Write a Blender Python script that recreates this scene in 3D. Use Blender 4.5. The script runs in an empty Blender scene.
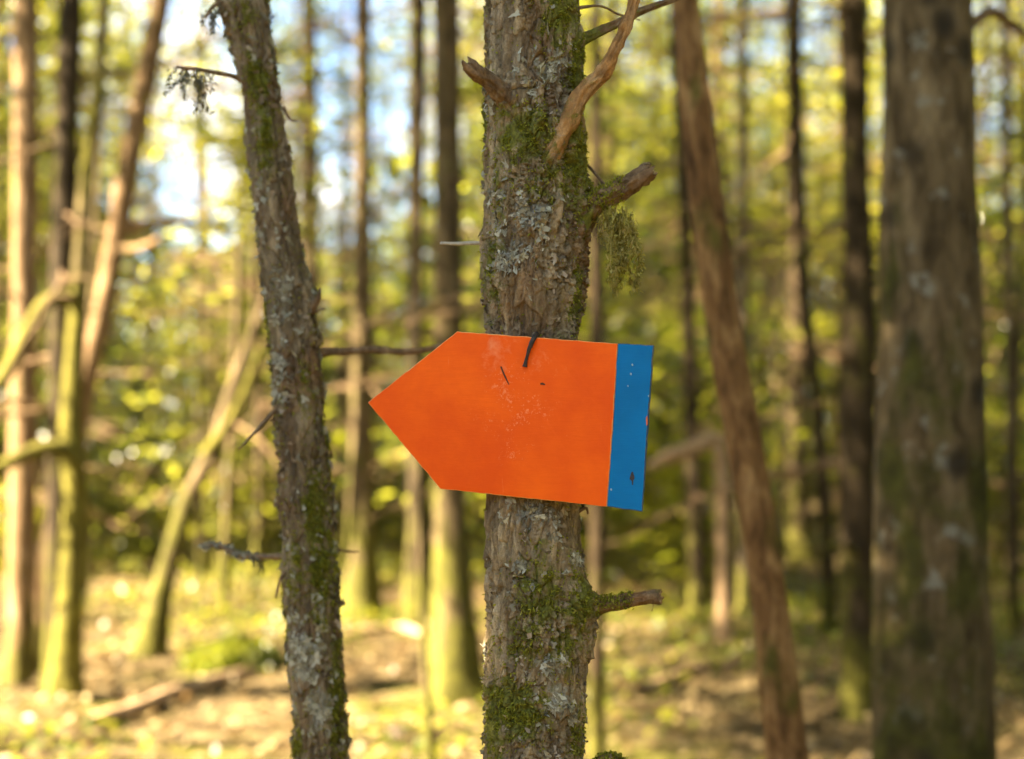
import bpy, math, random
import numpy as np
from mathutils import Vector, Matrix

R = math.radians
sc = bpy.context.scene
col = sc.collection
rng = np.random.default_rng(7)
random.seed(7)

# ------------------------------------------------------------------ camera
CAMZ, PITCH, F = 1.55, R(2.44), 1024 * 50 / 36
cd = bpy.data.cameras.new("camera")
cam = bpy.data.objects.new("camera", cd)
col.objects.link(cam)
cam.location = (0, 0, CAMZ)
cam.rotation_euler = (R(90) + PITCH, 0, 0)
cd.lens, cd.sensor_width = 50, 36
cd.clip_start, cd.clip_end = 0.05, 2000
cd.dof.use_dof = True
cd.dof.focus_distance = 1.495
cd.dof.aperture_fstop = 2.8
sc.camera = cam


def at(px, py, Y):
    """world point seen at pixel px, py on the vertical plane y = Y"""
    v = (379.5 - py) / F
    d = Y / (math.cos(PITCH) - v * math.sin(PITCH))
    return np.array([d * (px - 512) / F, Y, CAMZ + d * (math.sin(PITCH) + v * math.cos(PITCH))])


def depth(py, Y):
    v = (379.5 - py) / F
    return Y / (math.cos(PITCH) - v * math.sin(PITCH))


def base_y(py):
    return CAMZ / math.tan(-(math.atan((379.5 - py) / F) + PITCH))


# ------------------------------------------------------------------ noise
class Perlin:
    def __init__(self, seed):
        r = np.random.default_rng(seed)
        p = r.permutation(256)
        self.p = np.concatenate([p, p, p])
        g = r.normal(size=(256, 3))
        self.g = g / np.linalg.norm(g, axis=1, keepdims=True)

    def __call__(self, x, y, z):
        x, y, z = np.broadcast_arrays(np.asarray(x, float), np.asarray(y, float), np.asarray(z, float))
        xi, yi, zi = np.floor(x).astype(int), np.floor(y).astype(int), np.floor(z).astype(int)
        xf, yf, zf = x - xi, y - yi, z - zi
        fade = lambda t: t * t * t * (t * (t * 6 - 15) + 10)
        u, v, w = fade(xf), fade(yf), fade(zf)
        p, g = self.p, self.g

        def c(dx, dy, dz):
            h = p[p[p[(xi + dx) & 255] + ((yi + dy) & 255)] + ((zi + dz) & 255)]
            q = g[h]
            return q[..., 0] * (xf - dx) + q[..., 1] * (yf - dy) + q[..., 2] * (zf - dz)

        l = lambda a, b, t: a + (b - a) * t
        return l(l(l(c(0, 0, 0), c(1, 0, 0), u), l(c(0, 1, 0), c(1, 1, 0), u), v),
                 l(l(c(0, 0, 1), c(1, 0, 1), u), l(c(0, 1, 1), c(1, 1, 1), u), v), w) * 1.5


PN = [Perlin(i) for i in range(12)]


def fbm(x, y, z, o=4, s=0):
    a, r = 1.0, 0
    for i in range(o):
        r = r + a * PN[(s + i) % 12](x * 2 ** i, y * 2 ** i, z * 2 ** i)
        a *= 0.5
    return r


def worley(u, v, nu, seed):
    """2-D cells, periodic in u: returns F1, F2, cell value, offset u, offset v"""
    r = np.random.default_rng(seed)
    T = r.random((nu, 512, 4))
    iu, iv = np.floor(u).astype(int), np.floor(v).astype(int)
    f1 = np.full(u.shape, 9.0); f2 = f1.copy(); cv = np.zeros(u.shape); ou = cv.copy(); ov = cv.copy(); cw = cv.copy()
    for a in (-1, 0, 1):
        for b in (-1, 0, 1):
            t = T[(iu + a) % nu, (iv + b) % 512]
            du, dv = u - (iu + a + t[..., 0]), v - (iv + b + t[..., 1])
            d = np.hypot(du, dv)
            near = d < f1
            f2 = np.where(near, f1, np.minimum(f2, d))
            f1 = np.where(near, d, f1); cv = np.where(near, t[..., 2], cv); cw = np.where(near, t[..., 3], cw)
            ou = np.where(near, du, ou); ov = np.where(near, dv, ov)
    return f1, f2, cv, cw, ou, ov


sstep = lambda a, b, x: (lambda t: t * t * (3 - 2 * t))(np.clip((x - a) / (b - a), 0, 1))

# ------------------------------------------------------------------ objects
def mk_mesh(name, V, faces, mats, mi=None, smooth=True, attrs=None):
    me = bpy.data.meshes.new(name)
    V = np.asarray(V, np.float32)
    me.vertices.add(len(V)); me.vertices.foreach_set("co", V.ravel())
    faces = [np.asarray(f, np.int32) for f in faces if len(f)]
    nl = sum(f.size for f in faces); nf = sum(len(f) for f in faces)
    me.loops.add(nl); me.loops.foreach_set("vertex_index", np.concatenate([f.ravel() for f in faces]))
    tot = np.concatenate([np.full(len(f), f.shape[1], np.int32) for f in faces])
    me.polygons.add(nf)
    me.polygons.foreach_set("loop_start", np.concatenate([[0], np.cumsum(tot)[:-1]]).astype(np.int32))
    for m in mats:
        me.materials.append(m)
    if mi is not None:
        me.polygons.foreach_set("material_index", np.asarray(mi, np.int32))
    me.polygons.foreach_set("use_smooth", np.full(nf, smooth, bool))
    for k, a in (attrs or {}).items():
        t = me.attributes.new(k, "FLOAT", "POINT")
        t.data.foreach_set("value", np.asarray(a, np.float32))
    me.update(calc_edges=True)
    return me


def add(name, me, parent=None, loc=(0, 0, 0), rot=(0, 0, 0), scale=None):
    o = bpy.data.objects.new(name, me)
    col.objects.link(o)
    o.location, o.rotation_euler = loc, rot
    if scale is not None:
        o.scale = (scale,) * 3 if not hasattr(scale, "__len__") else scale
    if parent:
        o.parent = parent
    return o


def tag(o, label=None, cat=None, group=None, kind=None):
    for k, v in (("label", label), ("category", cat), ("group", group), ("kind", kind)):
        if v:
            o[k] = v
    return o


def thing(name, loc, label, cat, group=None):
    return tag(add(name, None, None, loc), label, cat, group)


def tube(pts, rad, nu=8, sub=8, amp=0.0, freq=60, seed=0, splinter=0.0, stretch=.25):
    """bent tapering tube on a Catmull-Rom path; returns V, quads, tris of the end, ring count"""
    pts = [np.asarray(p, float) for p in pts]
    P = [2 * pts[0] - pts[1]] + pts + [2 * pts[-1] - pts[-2]]
    rr = [rad[0]] + list(rad) + [rad[-1]]
    C, Q = [], []
    for i in range(1, len(P) - 2):
        for t in np.linspace(0, 1, sub, endpoint=False):
            C.append(.5 * (2 * P[i] + (P[i + 1] - P[i - 1]) * t + (2 * P[i - 1] - 5 * P[i] + 4 * P[i + 1] - P[i + 2]) * t * t
                           + (3 * P[i] - P[i - 1] - 3 * P[i + 1] + P[i + 2]) * t ** 3))
            Q.append(rr[i] * (1 - t) + rr[i + 1] * t)
    C.append(pts[-1]); Q.append(rad[-1])
    C, Q = np.array(C), np.array(Q)
    T = np.gradient(C, axis=0); T /= np.linalg.norm(T, axis=1, keepdims=True) + 1e-12
    a = np.array([0, 0, 1.0]) if abs(T[0][2]) < .9 else np.array([1.0, 0, 0])
    A = np.zeros_like(C)
    for i in range(len(C)):
        a = a - T[i] * a.dot(T[i]); a = a / np.linalg.norm(a); A[i] = a
    B = np.cross(T, A)
    th = np.linspace(0, 2 * math.pi, nu, endpoint=False)
    D = A[:, None] * np.cos(th)[None, :, None] + B[:, None] * np.sin(th)[None, :, None]
    L = np.concatenate([[0], np.cumsum(np.linalg.norm(np.diff(C, axis=0), axis=1))])
    rad2 = np.repeat(Q[:, None], nu, 1)
    if amp:
        x, y = np.cos(th)[None] * Q[:, None], np.sin(th)[None] * Q[:, None]
        l = np.repeat(L[:, None], nu, 1)
        n = fbm(x * freq, y * freq, l * freq * stretch + seed * 7.3, 4, seed)
        g = PN[(seed + 5) % 12](x * freq * 1.3, y * freq * 1.3, l * freq * stretch * .35 + seed)
        rad2 = rad2 + amp * n - amp * 1.3 * np.exp(-(g / .1) ** 2)
    V = C[:, None] + D * rad2[..., None]
    if splinter:
        ee = PN[seed % 12](np.cos(th) * 2.3, np.sin(th) * 2.3, seed + .5) + .5 * PN[3](np.cos(th) * 6, np.sin(th) * 6, seed + .5)
        V[-1] += T[-1] * (ee * splinter)[:, None]
        V[-2] += T[-1] * (ee * splinter * .4)[:, None]
    n = len(C)
    i, j = np.meshgrid(np.arange(n - 1), np.arange(nu), indexing="ij")
    k = (j + 1) % nu
    quads = np.stack([i * nu + j, i * nu + k, (i + 1) * nu + k, (i + 1) * nu + j], -1).reshape(-1, 4)
    # end: a ragged inner ring set in, and a centre
    V = V.reshape(-1, 3)
    last = V[-nu:]
    cc = last.mean(0)
    inner = cc + (last - cc) * .55 - T[-1] * (Q[-1] * .25)
    V = np.concatenate([V, inner, [cc - T[-1] * Q[-1] * .35]])
    o = n * nu
    jj = np.arange(nu); kk = (jj + 1) % nu
    q2 = np.stack([o - nu + jj, o - nu + kk, o + kk, o + jj], -1)
    tr = np.stack([o + jj, o + kk, np.full(nu, o + nu)], -1)
    return V, quads, q2, tr


def tube_mesh(name, mats, *a, **k):
    V, q, q2, tr = tube(*a, **k)
    mi = np.concatenate([np.zeros(len(q)), np.full(len(q2), len(mats) - 1), np.full(len(tr), len(mats) - 1)])
    return mk_mesh(name, V, [np.concatenate([q, q2]), tr], mats, mi, True)


def kites(C, D, S, L, W):
    """leaf-shaped four-cornered faces: centre, long direction, side direction, length, width"""
    L, W = np.asarray(L)[:, None], np.asarray(W)[:, None]
    V = np.stack([C - D * L * .5, C + S * W * .5 + D * L * .05, C + D * L * .5, C - S * W * .5 + D * L * .05], 1).reshape(-1, 3)
    return V, np.arange(len(V)).reshape(-1, 4)


def unit(v):
    return v / (np.linalg.norm(v, axis=-1, keepdims=True) + 1e-9)


# ------------------------------------------------------------------ materials
class NT:
    def __init__(self, name):
        self.m = bpy.data.materials.new(name)
        self.m.use_nodes = True
        self.t = self.m.node_tree
        self.t.nodes.clear()
        self.out = self.t.nodes.new("ShaderNodeOutputMaterial")

    def n(self, typ, ins=None, **props):
        nd = self.t.nodes.new("ShaderNode" + typ)
        for k, v in props.items():
            setattr(nd, k, v)
        for k, v in (ins or {}).items():
            self.set(nd, k, v)
        return nd

    def set(self, nd, k, v):
        s = nd.inputs[k]
        if isinstance(v, bpy.types.NodeSocket):
            self.t.links.new(v, s)
        elif hasattr(v, "default_value") is False and hasattr(v, "outputs"):
            self.t.links.new(v.outputs[0], s)
        else:
            if hasattr(v, "__len__") and len(v) == 3 and s.type == "RGBA":
                v = (*v, 1)
            s.default_value = v

    def mix(self, f, a, b, mode="MIX"):
        nd = self.n("Mix", data_type="RGBA", blend_type=mode)
        self.set(nd, 0, f); self.set(nd, 6, a); self.set(nd, 7, b)
        return nd.outputs[2]

    def math(self, op, a, b=0.0, clamp=False):
        nd = self.n("Math", operation=op, use_clamp=clamp)
        self.set(nd, 0, a); self.set(nd, 1, b)
        return nd.outputs[0]

    def ramp(self, f, stops):
        nd = self.n("ValToRGB")
        e = nd.color_ramp.elements
        while len(e) < len(stops):
            e.new(0.5)
        for s, (p, c) in zip(e, stops):
            s.position = p
            s.color = (*c, 1) if hasattr(c, "__len__") else (c, c, c, 1)
        self.set(nd, 0, f)
        return nd.outputs[0]

    def coord(self, scale=(1, 1, 1)):
        tc = self.n("TexCoord")
        mp = self.n("Mapping", {"Vector": tc.outputs["Object"], "Scale": scale})
        return mp.outputs[0]

    def noise(self, vec, s, d=4, rough=.55, dist=0.0):
        return self.n("TexNoise", {"Vector": vec, "Scale": s, "Detail": d, "Roughness": rough, "Distortion": dist}).outputs["Fac"]

    def surf(self, color, rough=.8, spec=.3, normal=None, extra=None):
        b = self.n("BsdfPrincipled", {"Base Color": color, "Roughness": rough, "Specular IOR Level": spec})
        if normal is not None:
            self.set(b, "Normal", normal)
        self.t.links.new(b.outputs[0], self.out.inputs[0])
        return b

    def bump(self, h, dist, strength=1.0):
        return self.n("Bump", {"Height": h, "Distance": dist, "Strength": strength}).outputs[0]


def bark_detailed(name, cs, lich=(.32, .315, .25), moss=(.15, .155, .016), warm=(.19, .11, .052), k=1.0):
    t = NT(name)
    st, ob = t.coord((1, 1, .22)), t.coord()
    base = t.ramp(t.noise(st, 70 * k, 8, .65, .4), [(.28, cs[0]), (.5, cs[1]), (.72, cs[2])])
    base = t.mix(t.ramp(t.noise(t.coord((1, 1, .45)), 16 * k, 5, .6), [(.5, 0), (.66, .75)]), base, warm)
    tone = t.n("Attribute", attribute_name="tone").outputs["Fac"]
    base = t.mix(1.0, base, t.ramp(tone, [(0, (.55, .52, .5)), (1, (1.35, 1.3, 1.2))]), "MULTIPLY")
    speck = t.noise(ob, 420 * k, 4, .7)
    base = t.mix(1.0, base, t.ramp(speck, [(.3, .72), (.7, 1.22)]), "MULTIPLY")
    la = t.n("Attribute", attribute_name="lichen").outputs["Fac"]
    ln = t.math("ADD", t.noise(ob, 85 * k, 7, .68, .6), t.math("MULTIPLY", la, .34))
    lc = t.ramp(t.noise(ob, 240 * k, 4, .6), [(.3, tuple(.65 * c for c in lich)), (.65, lich), (.8, tuple(1.25 * c for c in lich))])
    base = t.mix(t.ramp(ln, [(.74, 0), (.84, .8)]), base, lc)
    ma = t.n("Attribute", attribute_name="moss").outputs["Fac"]
    mn = t.math("ADD", t.noise(ob, 60 * k, 7, .68, .4), t.math("MULTIPLY", ma, .36))
    mc = t.ramp(t.noise(ob, 300 * k, 4, .6), [(.3, tuple(.4 * c for c in moss)), (.6, moss), (.8, tuple(1.6 * c for c in moss))])
    base = t.mix(t.ramp(mn, [(.60, 0), (.74, .92)]), base, mc)
    h = t.math("ADD", t.noise(st, 160 * k, 8, .7), t.math("MULTIPLY", t.noise(ob, 500 * k, 4, .7), .6))
    t.surf(base, .88, .2, t.bump(h, .0032 / k, 1.0))
    return t.m


def bark_far(name, c0, c1, c2, moss=(.09, .085, .013), moss_top=1.0, moss_amt=.36, pale=None, sc_=1.0, knots=False):
    t = NT(name)
    st, ob = t.coord((1, 1, .3)), t.coord()
    c = t.ramp(t.noise(st, 14 * sc_, 6, .65, .5), [(.3, c0), (.5, c1), (.7, c2)])
    if pale:
        c = t.mix(t.ramp(t.noise(ob, 9 * sc_, 4, .6), [(.60, 0), (.66, .9)]), c, pale)
    if knots:
        kn = t.n("TexVoronoi", {"Vector": t.coord((1, 1, .8)), "Scale": 9.0, "Randomness": 1.0}).outputs["Distance"]
        c = t.mix(t.ramp(kn, [(.15, .85), (.36, 0)]), c, (.02, .016, .01))
    z = t.n("SeparateXYZ", {"Vector": ob}).outputs[2]
    mm = t.math("ADD", t.noise(t.coord((1, 1, .5)), 5 * sc_, 5, .6), t.math("MULTIPLY", t.n("MapRange", {"Value": z, "From Min": 0.0, "From Max": moss_top, "To Min": 1.0, "To Max": 0.0}).outputs[0], moss_amt))
    mc = t.ramp(t.noise(ob, 11 * sc_, 5, .65), [(.32, tuple(.35 * v for v in moss)), (.55, moss), (.72, tuple(1.5 * v for v in moss))])
    c = t.mix(t.ramp(mm, [(.56, 0), (.7, .9)]), c, mc)
    t.surf(c, .9, .15, t.bump(t.noise(st, 40 * sc_, 6, .7), .012, .8))
    return t.m


def leaf_mat(name, cols, trans, tmix=.5, rough=.32, spec=.55):
    """per-leaf colour; part of the light passes through"""
    t = NT(name)
    rnd = t.n("NewGeometry").outputs["Random Per Island"]
    oi = t.n("ObjectInfo").outputs["Random"]
    c = t.ramp(rnd, [(i / max(1, len(cols) - 1), q) for i, q in enumerate(cols)])
    c = t.mix(1.0, c, t.ramp(oi, [(0, (.75, .8, .75)), (1, (1.25, 1.15, 1.1))]), "MULTIPLY")
    b = t.n("BsdfPrincipled", {"Base Color": c, "Roughness": rough, "Specular IOR Level": spec})
    tc = t.mix(1.0, t.mix(t.ramp(rnd, [(0, 0), (1, 1)]), trans[0], trans[1]), t.ramp(oi, [(0, (.75, .8, .8)), (1, (1.2, 1.1, 1.1))]), "MULTIPLY")
    tr = t.n("BsdfTranslucent", {"Color": tc})
    mx = t.n("MixShader", {0: tmix})
    t.t.links.new(b.outputs[0], mx.inputs[1]); t.t.links.new(tr.outputs[0], mx.inputs[2])
    t.t.links.new(mx.outputs[0], t.out.inputs[0])
    return t.m


M = {}
M["bark_sign"] = bark_detailed("grey flaky bark", [(.07, .05, .026), (.25, .192, .11), (.48, .385, .24)])
M["bark_lean"] = bark_detailed("grey scaly bark", [(.06, .044, .024), (.20, .155, .09), (.39, .315, .20)], warm=(.19, .11, .055))
M["stub"] = bark_detailed("weathered branch bark", [(.08, .052, .028), (.20, .13, .068), (.35, .26, .16)], warm=(.24, .115, .045))
M["bare_branch"] = bark_detailed("peeled orange brown branch", [(.17, .09, .034), (.40, .22, .08), (.54, .36, .18)], warm=(.46, .225, .07))
M["broken"] = (lambda t: (t.surf(t.ramp(t.noise(t.coord(), 300, 5, .6), [(.3, (.14, .075, .033)), (.55, (.34, .22, .105)), (.75, (.48, .35, .2))]), .85, .2, t.bump(t.noise(t.coord(), 400, 4), .001)), t.m)[1])(NT("broken wood"))
M["pale_twig"] = (lambda t: (t.surf(t.ramp(t.noise(t.coord(), 200, 4), [(.3, (.30, .25, .17)), (.7, (.46, .41, .32))]), .8, .2), t.m)[1])(NT("pale dead twig"))
M["twig"] = (lambda t: (t.surf(t.ramp(t.noise(t.coord(), 120, 5), [(.3, (.09, .055, .028)), (.7, (.26, .17, .09))]), .85, .2), t.m)[1])(NT("dead twig bark"))
M["dry_wood"] = (lambda t: (t.surf(t.ramp(t.noise(t.coord((1, 1, .4)), 30, 5), [(.3, (.24, .15, .08)), (.7, (.45, .31, .18))]), .85, .2), t.m)[1])(NT("dry fallen wood"))


def island_mat(name, stops, rough=.85, tr=None, tm=.3):
    t = NT(name)
    c = t.ramp(t.n("NewGeometry").outputs["Random Per Island"], stops)
    b = t.n("BsdfPrincipled", {"Base Color": c, "Roughness": rough, "Specular IOR Level": .2})
    if tr:
        x = t.n("BsdfTranslucent", {"Color": tr})
        mx = t.n("MixShader", {0: tm})
        t.t.links.new(b.outputs[0], mx.inputs[1]); t.t.links.new(x.outputs[0], mx.inputs[2]); t.t.links.new(mx.outputs[0], t.out.inputs[0])
    else:
        t.t.links.new(b.outputs[0], t.out.inputs[0])
    return t.m


M["lichen"] = island_mat("grey lichen lobes", [(0, (.15, .13, .08)), (.4, (.25, .23, .155)), (.8, (.33, .315, .23)), (1, (.44, .42, .31))])
M["moss"] = island_mat("moss shoots", [(0, (.06, .07, .009)), (.5, (.20, .21, .018)), (.85, (.34, .33, .035)), (1, (.34, .29, .06))], .8, (.38, .37, .03), .4)
M["beard"] = island_mat("hanging beard lichen", [(0, (.12, .10, .025)), (.6, (.34, .29, .06)), (1, (.46, .38, .14))], .8, (.34, .31, .06), .35)
M["beard_dark"] = island_mat("dark hanging lichen", [(0, (.05, .05, .03)), (1, (.15, .14, .08))], .85)
M["flake"] = island_mat("loose bark flakes", [(0, (.07, .05, .028)), (.4, (.17, .13, .075)), (.8, (.29, .225, .145)), (1, (.38, .31, .21))])

M["far_brown"] = bark_far("brown spruce bark", (.02, .013, .007), (.05, .034, .018), (.10, .07, .038))
M["far_dark"] = bark_far("dark spruce bark", (.014, .010, .005), (.036, .025, .013), (.07, .05, .028), moss_amt=.34)  # spruce bark in an overall darker tone
M["far_grey"] = bark_far("grey spruce bark", (.045, .033, .02), (.09, .066, .04), (.15, .115, .075), pale=(.2, .18, .14))
M["far_warm"] = bark_far("pale warm bark", (.10, .062, .03), (.22, .138, .07), (.34, .235, .13), moss_amt=.3)
M["far_mossy"] = bark_far("moss covered bark", (.04, .028, .014), (.10, .072, .036), (.18, .13, .065), moss=(.098, .095, .014), moss_top=1.7, moss_amt=.32)
M["moss_branch"] = bark_far("moss wrapped branch", (.05, .04, .02), (.12, .09, .04), (.2, .15, .07), moss=(.13, .118, .016), moss_top=7.0, moss_amt=.36)
M["big_bark"] = bark_far("thick spruce bark with knots", (.03, .020, .008), (.11, .076, .034), (.24, .175, .09), moss=(.06, .058, .009), moss_top=2.6, moss_amt=.2, pale=(.22, .20, .145), sc_=1.6, knots=True)
M["red_bark"] = bark_far("red brown smooth bark", (.035, .017, .006), (.19, .098, .033), (.42, .255, .10), moss_amt=0.0, moss_top=.3, sc_=2.2)

M["needle"] = leaf_mat("spruce needles", [(.012, .022, .006), (.026, .038, .009), (.055, .064, .013)], [(.10, .15, .012), (.30, .33, .03)], .45)
M["leaf"] = leaf_mat("backlit young leaves", [(.03, .048, .008), (.06, .078, .011), (.10, .105, .016)], [(.28, .32, .014), (.63, .61, .06)], .6)
M["olive"] = leaf_mat("olive leaves", [(.025, .036, .009), (.045, .055, .012), (.08, .08, .018)], [(.14, .17, .014), (.40, .40, .04)], .55)
M["herb"] = leaf_mat("ground herbs", [(.05, .08, .012), (.09, .12, .016), (.13, .14, .02)], [(.25, .28, .02), (.45, .42, .04)], .5)

# ------------------------------------------------------------------ sun and sky
SUN_AZ, SUN_EL = R(-104), R(37)       # measured from +Y towards -X: from the left
sd = Vector((math.sin(SUN_AZ) * math.cos(SUN_EL), math.cos(SUN_AZ) * math.cos(SUN_EL), math.sin(SUN_EL)))
ld = bpy.data.lights.new("sun", "SUN")
ld.energy, ld.angle, ld.color = 5.0, R(.53), (1.0, .83, .57)
sun = bpy.data.objects.new("sun", ld)
col.objects.link(sun)
sun.rotation_euler = (-sd).to_track_quat("-Z", "Y").to_euler()

w = bpy.data.worlds.new("World")
sc.world = w
w.use_nodes = True
nt = w.node_tree
nt.nodes.clear()
sky = nt.nodes.new("ShaderNodeTexSky")
sky.sky_type = "NISHITA"
sky.sun_disc = False
sky.sun_elevation, sky.sun_rotation = SUN_EL, -SUN_AZ
sky.dust_density, sky.ozone_density = .2, 3.0
tc = nt.nodes.new("ShaderNodeTexCoord")
cn = nt.nodes.new("ShaderNodeTexNoise")
cn.inputs["Scale"].default_value, cn.inputs["Detail"].default_value, cn.inputs["Roughness"].default_value = 8.0, 6, .6
nt.links.new(tc.outputs["Generated"], cn.inputs["Vector"])
cr = nt.nodes.new("ShaderNodeValToRGB")
cr.color_ramp.elements[0].position, cr.color_ramp.elements[1].position = .49, .60
nt.links.new(cn.outputs["Fac"], cr.inputs[0])
mx = nt.nodes.new("ShaderNodeMix")
mx.data_type = "RGBA"
nt.links.new(cr.outputs[0], mx.inputs[0]); nt.links.new(sky.outputs[0], mx.inputs[6])
mx.inputs[7].default_value = (5.0, 4.9, 4.75, 1)
bg = nt.nodes.new("ShaderNodeBackground")
bg.inputs[1].default_value = .05
nt.links.new(mx.outputs[2], bg.inputs[0])
wo = nt.nodes.new("ShaderNodeOutputWorld")
nt.links.new(bg.outputs[0], wo.inputs[0])

# ------------------------------------------------------------------ ground
def ground_z(x, y):
    return .10 * PN[0](np.asarray(x) * .25, np.asarray(y) * .25, .3) + .04 * PN[1](np.asarray(x) * .9, np.asarray(y) * .9, .7)


ax = np.concatenate([-np.geomspace(400, 14, 22), np.linspace(-13.5, 13.5, 180), np.geomspace(14, 400, 22)])
ay = np.concatenate([-np.geomspace(400, 3, 18), np.linspace(-2.8, 30, 230), np.geomspace(30.5, 500, 26)])
gx, gy = np.meshgrid(ax, ay)
gz = ground_z(gx, gy) + .02 * PN[2](gx * 4, gy * 4, .2)
ny, nx = gx.shape
i, j = np.meshgrid(np.arange(ny - 1), np.arange(nx - 1), indexing="ij")
q = np.stack([i * nx + j, i * nx + j + 1, (i + 1) * nx + j + 1, (i + 1) * nx + j], -1).reshape(-1, 4)
t = NT("leaf litter soil")
ob = t.coord()
c = t.ramp(t.noise(ob, 3.0, 8, .7), [(.3, (.025, .017, .008)), (.5, (.085, .06, .027)), (.7, (.24, .18, .09))])
c = t.mix(t.ramp(t.noise(ob, .8, 6, .65), [(.50, 0), (.62, .85)]), c, t.ramp(t.noise(ob, 12, 5), [(.3, (.05, .055, .008)), (.7, (.16, .15, .022))]))
t.surf(c, .95, .1, t.bump(t.noise(ob, 20, 6, .7), .04, .8))
tag(add("ground", mk_mesh("ground", np.stack([gx, gy, gz], -1).reshape(-1, 3), [q], [t.m])), "forest floor of brown leaf litter and patches of moss", None, None, "structure")

# fallen leaves and low herbs on the floor
N = 42000
lx = rng.uniform(-11, 11, N); ly = rng.uniform(3.5, 26, N)
keep = np.abs(lx) < .45 * ly + 1
lx, ly = lx[keep], ly[keep]; n = len(lx)
C = np.stack([lx, ly, ground_z(lx, ly) + .02 * PN[2](lx * 4, ly * 4, .2) + rng.uniform(.01, .05, n)], 1)
nr = unit(np.stack([rng.normal(0, .5, n), rng.normal(0, .5, n), np.ones(n)], 1))
D = unit(np.cross(nr, rng.normal(size=(n, 3)))); S = np.cross(nr, D)
V, q = kites(C, D, S, rng.uniform(.05, .11, n), rng.uniform(.03, .06, n))
litter = leaf_mat("fallen leaves", [(.06, .036, .014), (.16, .11, .045), (.38, .29, .14), (.10, .062, .023)], [(.3, .18, .06), (.4, .25, .1)], .25, .5)
tag(add("leaf_litter", mk_mesh("leaf_litter", V, [q], [litter], smooth=False)), "brown dry leaves strewn over the forest floor", None, None, "stuff")

N = 90000
lx = rng.uniform(-12, 12, N); ly = rng.uniform(5, 28, N)
patch = fbm(lx * .45, ly * .45, np.full(N, 4.4), 4, 2)
keep = (np.abs(lx) < .45 * ly + 1) & (patch > .08 - .012 * (ly - 12)) & (rng.random(N) < .8)
lx, ly = lx[keep], ly[keep]; n = len(lx)
hh = rng.uniform(.02, .16, n) * (.5 + np.clip((ly - 6) / 10, 0, 1.2))
C = np.stack([lx, ly, ground_z(lx, ly) + hh], 1)
nr = unit(np.stack([rng.normal(0, .7, n), rng.normal(0, .7, n), np.ones(n)], 1))
D = unit(np.cross(nr, rng.normal(size=(n, 3)))); S = np.cross(nr, D)
V, q = kites(C, D, S, rng.uniform(.05, .12, n), rng.uniform(.03, .06, n))
tag(add("ground_cover", mk_mesh("ground_cover", V, [q], [M["herb"]], smooth=False)), "low green herbs and moss in patches on the forest floor", None, None, "stuff")


# ------------------------------------------------------------------ crowns (shared meshes)
def wood_tubes(paths, r0):
    Vs, Qs, o = [], [], 0
    for p in paths:
        L = len(p)
        V, q, q2, tr = tube(p, list(np.linspace(r0, r0 * .25, L)), nu=4, sub=2)
        Vs.append(V); Qs.append(q + o); o += len(V)
    return np.concatenate(Vs), np.concatenate(Qs)


def crown_mesh(name, leafV, leafQ, woodV, woodQ, leafmat, woodmat):
    V = np.concatenate([leafV, woodV]); Q = np.concatenate([leafQ, woodQ + len(leafV)])
    mi = np.concatenate([np.zeros(len(leafQ)), np.ones(len(woodQ))])
    return mk_mesh(name, V, [Q], [leafmat, woodmat], mi, False)


def spruce_crown(seed, H, Rad, nb, dens, mat, leaf=(.10, .2), droop=.35):
    r = np.random.default_rng(seed)
    Cs, Ds, Ws, paths = [], [], [], []
    for b in range(nb):
        f = (b + r.random()) / nb
        z = H * f
        L = Rad * (1 - f) ** .75 * r.uniform(.55, 1.1) + .15
        az = r.uniform(0, 2 * math.pi)
        d = np.array([math.cos(az), math.sin(az), 0])
        s = np.array([-d[1], d[0], 0])
        tt = np.linspace(0, 1, 6)
        p = [d * L * a + np.array([0, 0, z - droop * L * a ** 1.5 + .2 * L * a ** 3]) + r.normal(0, .02 * L, 3) for a in tt]
        paths.append(p)
        k = max(6, int(dens * L))
        a = r.uniform(.12, 1.0, k)
        base = np.array([np.interp(a, tt, [q[x] for q in p]) for x in range(3)]).T
        side = r.choice([-1, 1], k)
        sl = r.uniform(0, 1, k) * (.40 * L * (1.05 - a) + .12)
        dirs = unit(d * r.uniform(.3, .9, (k, 1)) + s * side[:, None] * r.uniform(.5, 1, (k, 1)) + np.array([0, 0, -.25]) + r.normal(0, .2, (k, 3)))
        Cs.append(base + dirs * sl[:, None] - np.array([0, 0, 1]) * (sl ** 2)[:, None] * .3)
        Ds.append(dirs)
    C, D = np.concatenate(Cs), np.concatenate(Ds)
    n = len(C)
    nr = unit(np.array([0, 0, 1.0]) + r.normal(0, .5, (n, 3)))
    S = unit(np.cross(nr, D))
    lv, lq = kites(C, D, S, r.uniform(*leaf, n), r.uniform(.3, .45, n) * leaf[0] * 1.2)
    wv, wq = wood_tubes(paths, .018)
    return crown_mesh(name_of(mat), lv, lq, wv, wq, M[mat], M["twig"])


def name_of(mat):
    return "crown"


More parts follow.
